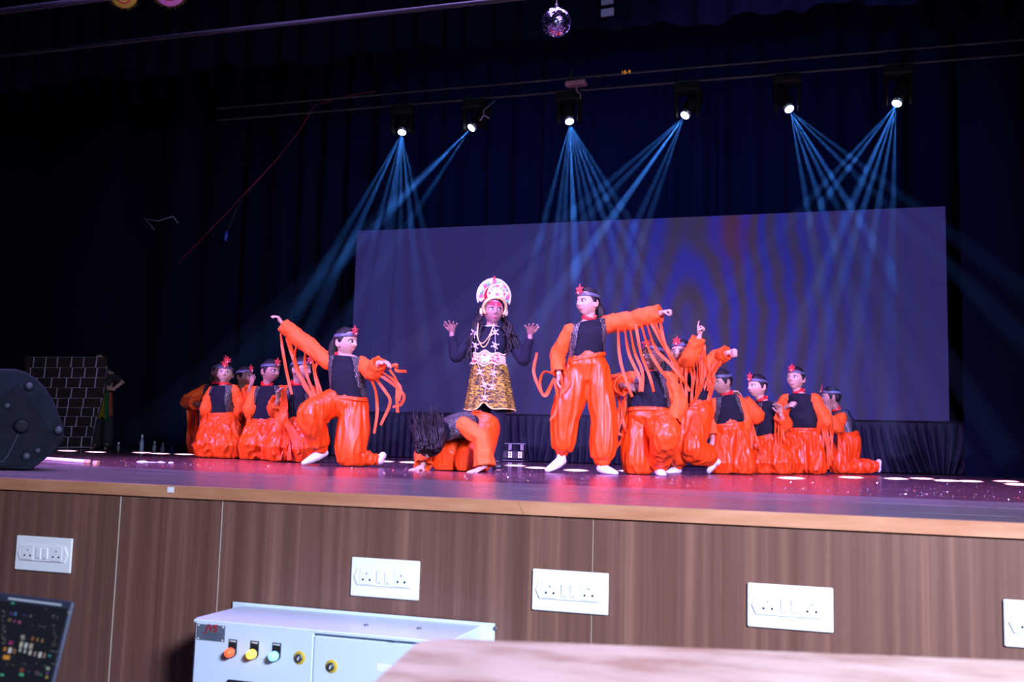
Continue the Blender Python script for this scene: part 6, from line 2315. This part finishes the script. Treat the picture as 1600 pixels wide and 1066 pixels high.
def plate(pts_out, pts_in, thick, m_, par, name):
    b = MB()
    f0 = [H.w(*p) + H.f * thick for p in pts_out]
    f1 = [H.w(*p) + H.f * thick for p in pts_in]
    k0 = [H.w(*p) for p in pts_out]
    k1 = [H.w(*p) for p in pts_in]
    b.grid([k0, f0, f1, k1, k0])
    return b.build(name, m_, par)


back_o = arch(1, -.02, .52, .60, .62, .08)
back_i = arch(.62, -.02, .52, .60, .62, .08)
crown = plate(back_o, back_i, .012, m_goldt, root, 'crown')
MB().prism([(p[0] * H.h, p[2] * H.h) for p in arch(.64, -.02, .52, .60, .62, 0)], H.r, H.u, H.c + H.f * (.07 * H.h), .006).build('velvet_back', m_redv, crown)
plate(arch(1, .06, .60, .34, .36, .20, lo=-.5), arch(.12, .06, .60, .34, .36, .20, lo=-.5), .012, m_goldt, crown, 'front_plate')
for o_, w_ in ((.98, .010), (.66, .008)):
    MB().tube([H.w(*p) + H.f * .01 for p in arch(o_, .06, .60, .34, .36, .20, lo=-.5)], w_ * .7, 6).build('rolled_cord', m_pearl, crown)
for o_, w_ in ((1.0, .009), (.64, .007)):
    MB().tube([H.w(*p) + H.f * .008 for p in arch(o_, -.02, .52, .60, .62, .08)], w_ * .8, 6).build('rolled_cord', m_pearl, crown)
# tear drop in the middle
for s_, m_ in ((1.0, m_goldt), (.72, m_pearl), (.42, m_goldt)):
    tp = []
    for k in range(25):
        a = 2 * PI * k / 24
        w_ = .15 * s_ * math.sin(a) * (1 - .35 * math.cos(a))
        tp.append(H.w(.07 + w_, .255, .60 + .19 * s_ * math.cos(a) + .02 * (1 - s_)))
    MB().tube(tp, .006, 6).build('tear_drop', m_, crown)
MB().ball(H.w(.07, .27, .58), (.012, .007, .010), H.r, H.f, H.u).build('gem', m_gempink, crown)
MB().ball(H.w(.07, .27, .66), (.009, .006, .011), H.r, H.f, H.u).build('gem', m_pearl, crown)
for k in range(15):
    a = -.3 + (PI + .6) * k / 14
    p = H.w(-.02 + .49 * math.cos(a), .155, .52 + .51 * math.sin(a))
    MB().ball(p, (.017, .009, .019), H.r, H.f, H.u, 10, 6).build('gem', (m_gemblue, m_gempink, m_pearl)[k % 3], crown)
for k in range(9):
    a = -.4 + (PI + .8) * k / 8
    p = H.w(.06 + .28 * math.cos(a), .265, .60 + .29 * math.sin(a))
    MB().ball(p, (.010, .007, .010), H.r, H.f, H.u, 8, 5).build('gem', (m_pearl, m_gempink, m_gemblue)[k % 3], crown)
bd = MB()
for k in range(44):
    a = -.38 + (PI + .76) * k / 43
    bd.ball(H.w(-.02 + .62 * math.cos(a), .12, .52 + .64 * math.sin(a)), .0075, nu=7, nv=5)
tag(bd.build('beads', m_pearl, crown), kind='stuff')
bp_ = []
for k in range(27):
    a = -.62 + (PI + 1.24) * k / 26
    bp_.append(H.w(.0 + .42 * math.cos(a), .22 + .26 * max(0, math.sin(a)), .10 + .36 * math.sin(a)))
MB().tube(bp_, [(.012, .017)] * 27, 10, ref=H.f).build('brow_band', m_goldt, crown)
for sd in (-1, 1):
    MB().ball(H.w(sd * .46, .12, -.05), (.016, .012, .03), H.r, H.f, H.u, 10, 6).build('side_tassel', m_pearl, crown)
MB().tube([H.w(-.03, .1, 1.13), H.w(-.03, .1, 1.24)], [.016, .006], 8).build('red_tip', m_redv, crown)

# ------------------------------------------------------------------ helper half hidden beside the brick prop
F = Fig((160, 702), 'person in black with green and yellow sequin waist cloth, hand on hip by brick prop', Y=12.15)
P = F.P
root = F.root
m_blk = mat('black_cloth', (0.010, 0.010, 0.014), 0.85)
H = Head(P(158, 563, 0), .215, -40, -6, 0)
nk, sa, sb, wa = P(161, 578, 0), P(150, 586, 0), P(180, 587, 0), P(163, 612, 0)
sm = skin_mat('mid')
b = MB()
b.grid(H.grid(True), True, True, True)
for sd in (-1, 1):
    b.ball(H.w(sd * .365, -.03, -.04), (.028, .007, .035), H.f, H.r * sd, H.u, 12, 8)
mid = (sa + sb) / 2
X = (sb - sa).normalized()
half = (sb - sa).length / 2
dwn = (wa - mid).normalized()
fw = X.cross(dwn)
if fw.dot(EYE - mid) < 0:
    fw = -fw
b.tube([H.w(0, -.08, -.42), nk, nk.lerp(mid, .6)], [.045, .05, .055], 12)
b.tube([nk, mid, mid.lerp(wa, .5), wa, wa + dwn * .12], [(.05, .05), (half * .9, .06), (half * .8, .085), (.11, .08), (.12, .09)], 16, ref=fw)
S2, E_, W_ = sb + dwn * .03, P(191.5, 597.5, .02), P(176, 609, -.08)
b.tube([mid.lerp(S2, .6), S2, S2.lerp(E_, .5), E_, E_.lerp(W_, .5), W_], [.045, .042, .037, .033, .029, .021], 12)
hand(b, W_, P(166, 605, -.12) - W_, V((0, 0, 1)) * -.2 + FWD, 'relaxed', -1, .14)
S3, E3, W3 = sa + dwn * .03, P(143, 605, .05), P(148, 625, .02)
b.tube([mid.lerp(S3, .6), S3, E3, W3], [.045, .042, .033, .021], 12)
hand(b, W3, P(148, 640, 0) - W3, X, 'relaxed', 1, .14)
lgs = []
for dx in (-7, 9):
    hp, kn, an, to = P(162 + dx * .6, 622, 0), P(160 + dx, 662, 0), P(158 + dx, 693, 0), P(152 + dx * 1.4, 700, -.12)
    b.tube([wa, hp, hp.lerp(kn, .5), kn, an], [.08, .075, .062, .048, .032], 12)
    b.tube([an, an.lerp(to, .5), to], [.03, .032, .022], 10)
    lgs.append((hp, kn, an, to))
b.remesh('body', sm, root, .006, .4, 1)
face_bits(root, H, 'mid')
hair_short(root, H, 40, girl=True)
rows = []
for q in catmull([(*(wa + dwn * .05), .125, .1), (*wa, .12, .1), (*wa.lerp(mid, .5), .13, .1), (*(mid + dwn * .03), half * 1.05, .085), (*(mid - dwn * .01), half * .8, .07), (*nk.lerp(mid, .2), .06, .055)], 18):
    rows.append(ring_pts(V(q[:3]), X, fw, q[3], q[4], 28, 2.5))
MB().grid(rows, True, True, False).build('t_shirt', m_blk, root)
for S_, E0 in ((S2, E_), (S3, E3)):
    MB().tube([mid.lerp(S_, .7), S_, S_.lerp(E0, .55)], [.055, .055, .052], 16).build('sleeve', m_blk, root)
for hp, kn, an, to in lgs:
    q = catmull([(*hp.lerp(wa, .5), .09), (*hp, .09), (*kn, .075), (*kn.lerp(an, .5), .085), (*an, .075)], 18)
    MB().tube([V(x[:3]) for x in q], [x[3] for x in q], 18, fn=lambda i, a: 1 + .04 * math.sin(a * 5 + i)).build('trouser_leg', m_blk, root)
    a0 = V((an.x, an.y, .04))
    fd = to - an
    fd.z = 0
    MB().tube([a0 - fd.normalized() * .02, a0 + fd, ], [.036, .026], 12).build('shoe', m_black, root)


def seq(name, col):
    return mat('sequin_' + name, col, .3, .4, bump=(160, 1.0, (1, 1, 1)))


for (x0, x1, xb0, xb1, yb, col, nm) in ((158, 166, 151, 164, 653, (.30, .22, .02), 'yellow'), (164.5, 170.5, 163, 171, 655, (.0, .16, .06), 'green'), (169.5, 175.5, 170, 176.5, 650, (.42, .10, .05), 'red')):
    rows = []
    for i in range(9):
        t = i / 8
        y = 613 + (yb - 613) * t
        rows.append([P(x0 + (xb0 - x0) * t + (x1 - x0 + (xb1 - xb0 - x1 + x0) * t) * k / 5, y + (2 * math.sin(k * 1.6) if i == 8 else 0), -.13 - .02 * math.sin(k * 1.3 + i * .2)) for k in range(6)])
    g_ = MB().grid(rows)
    g_.grid([[p + V((0, .005, 0)) for p in reversed(r)] for r in rows])
    o = g_.build('waist_panel', seq(nm, col), root)
    o['label'] = nm + ' sequin panel'
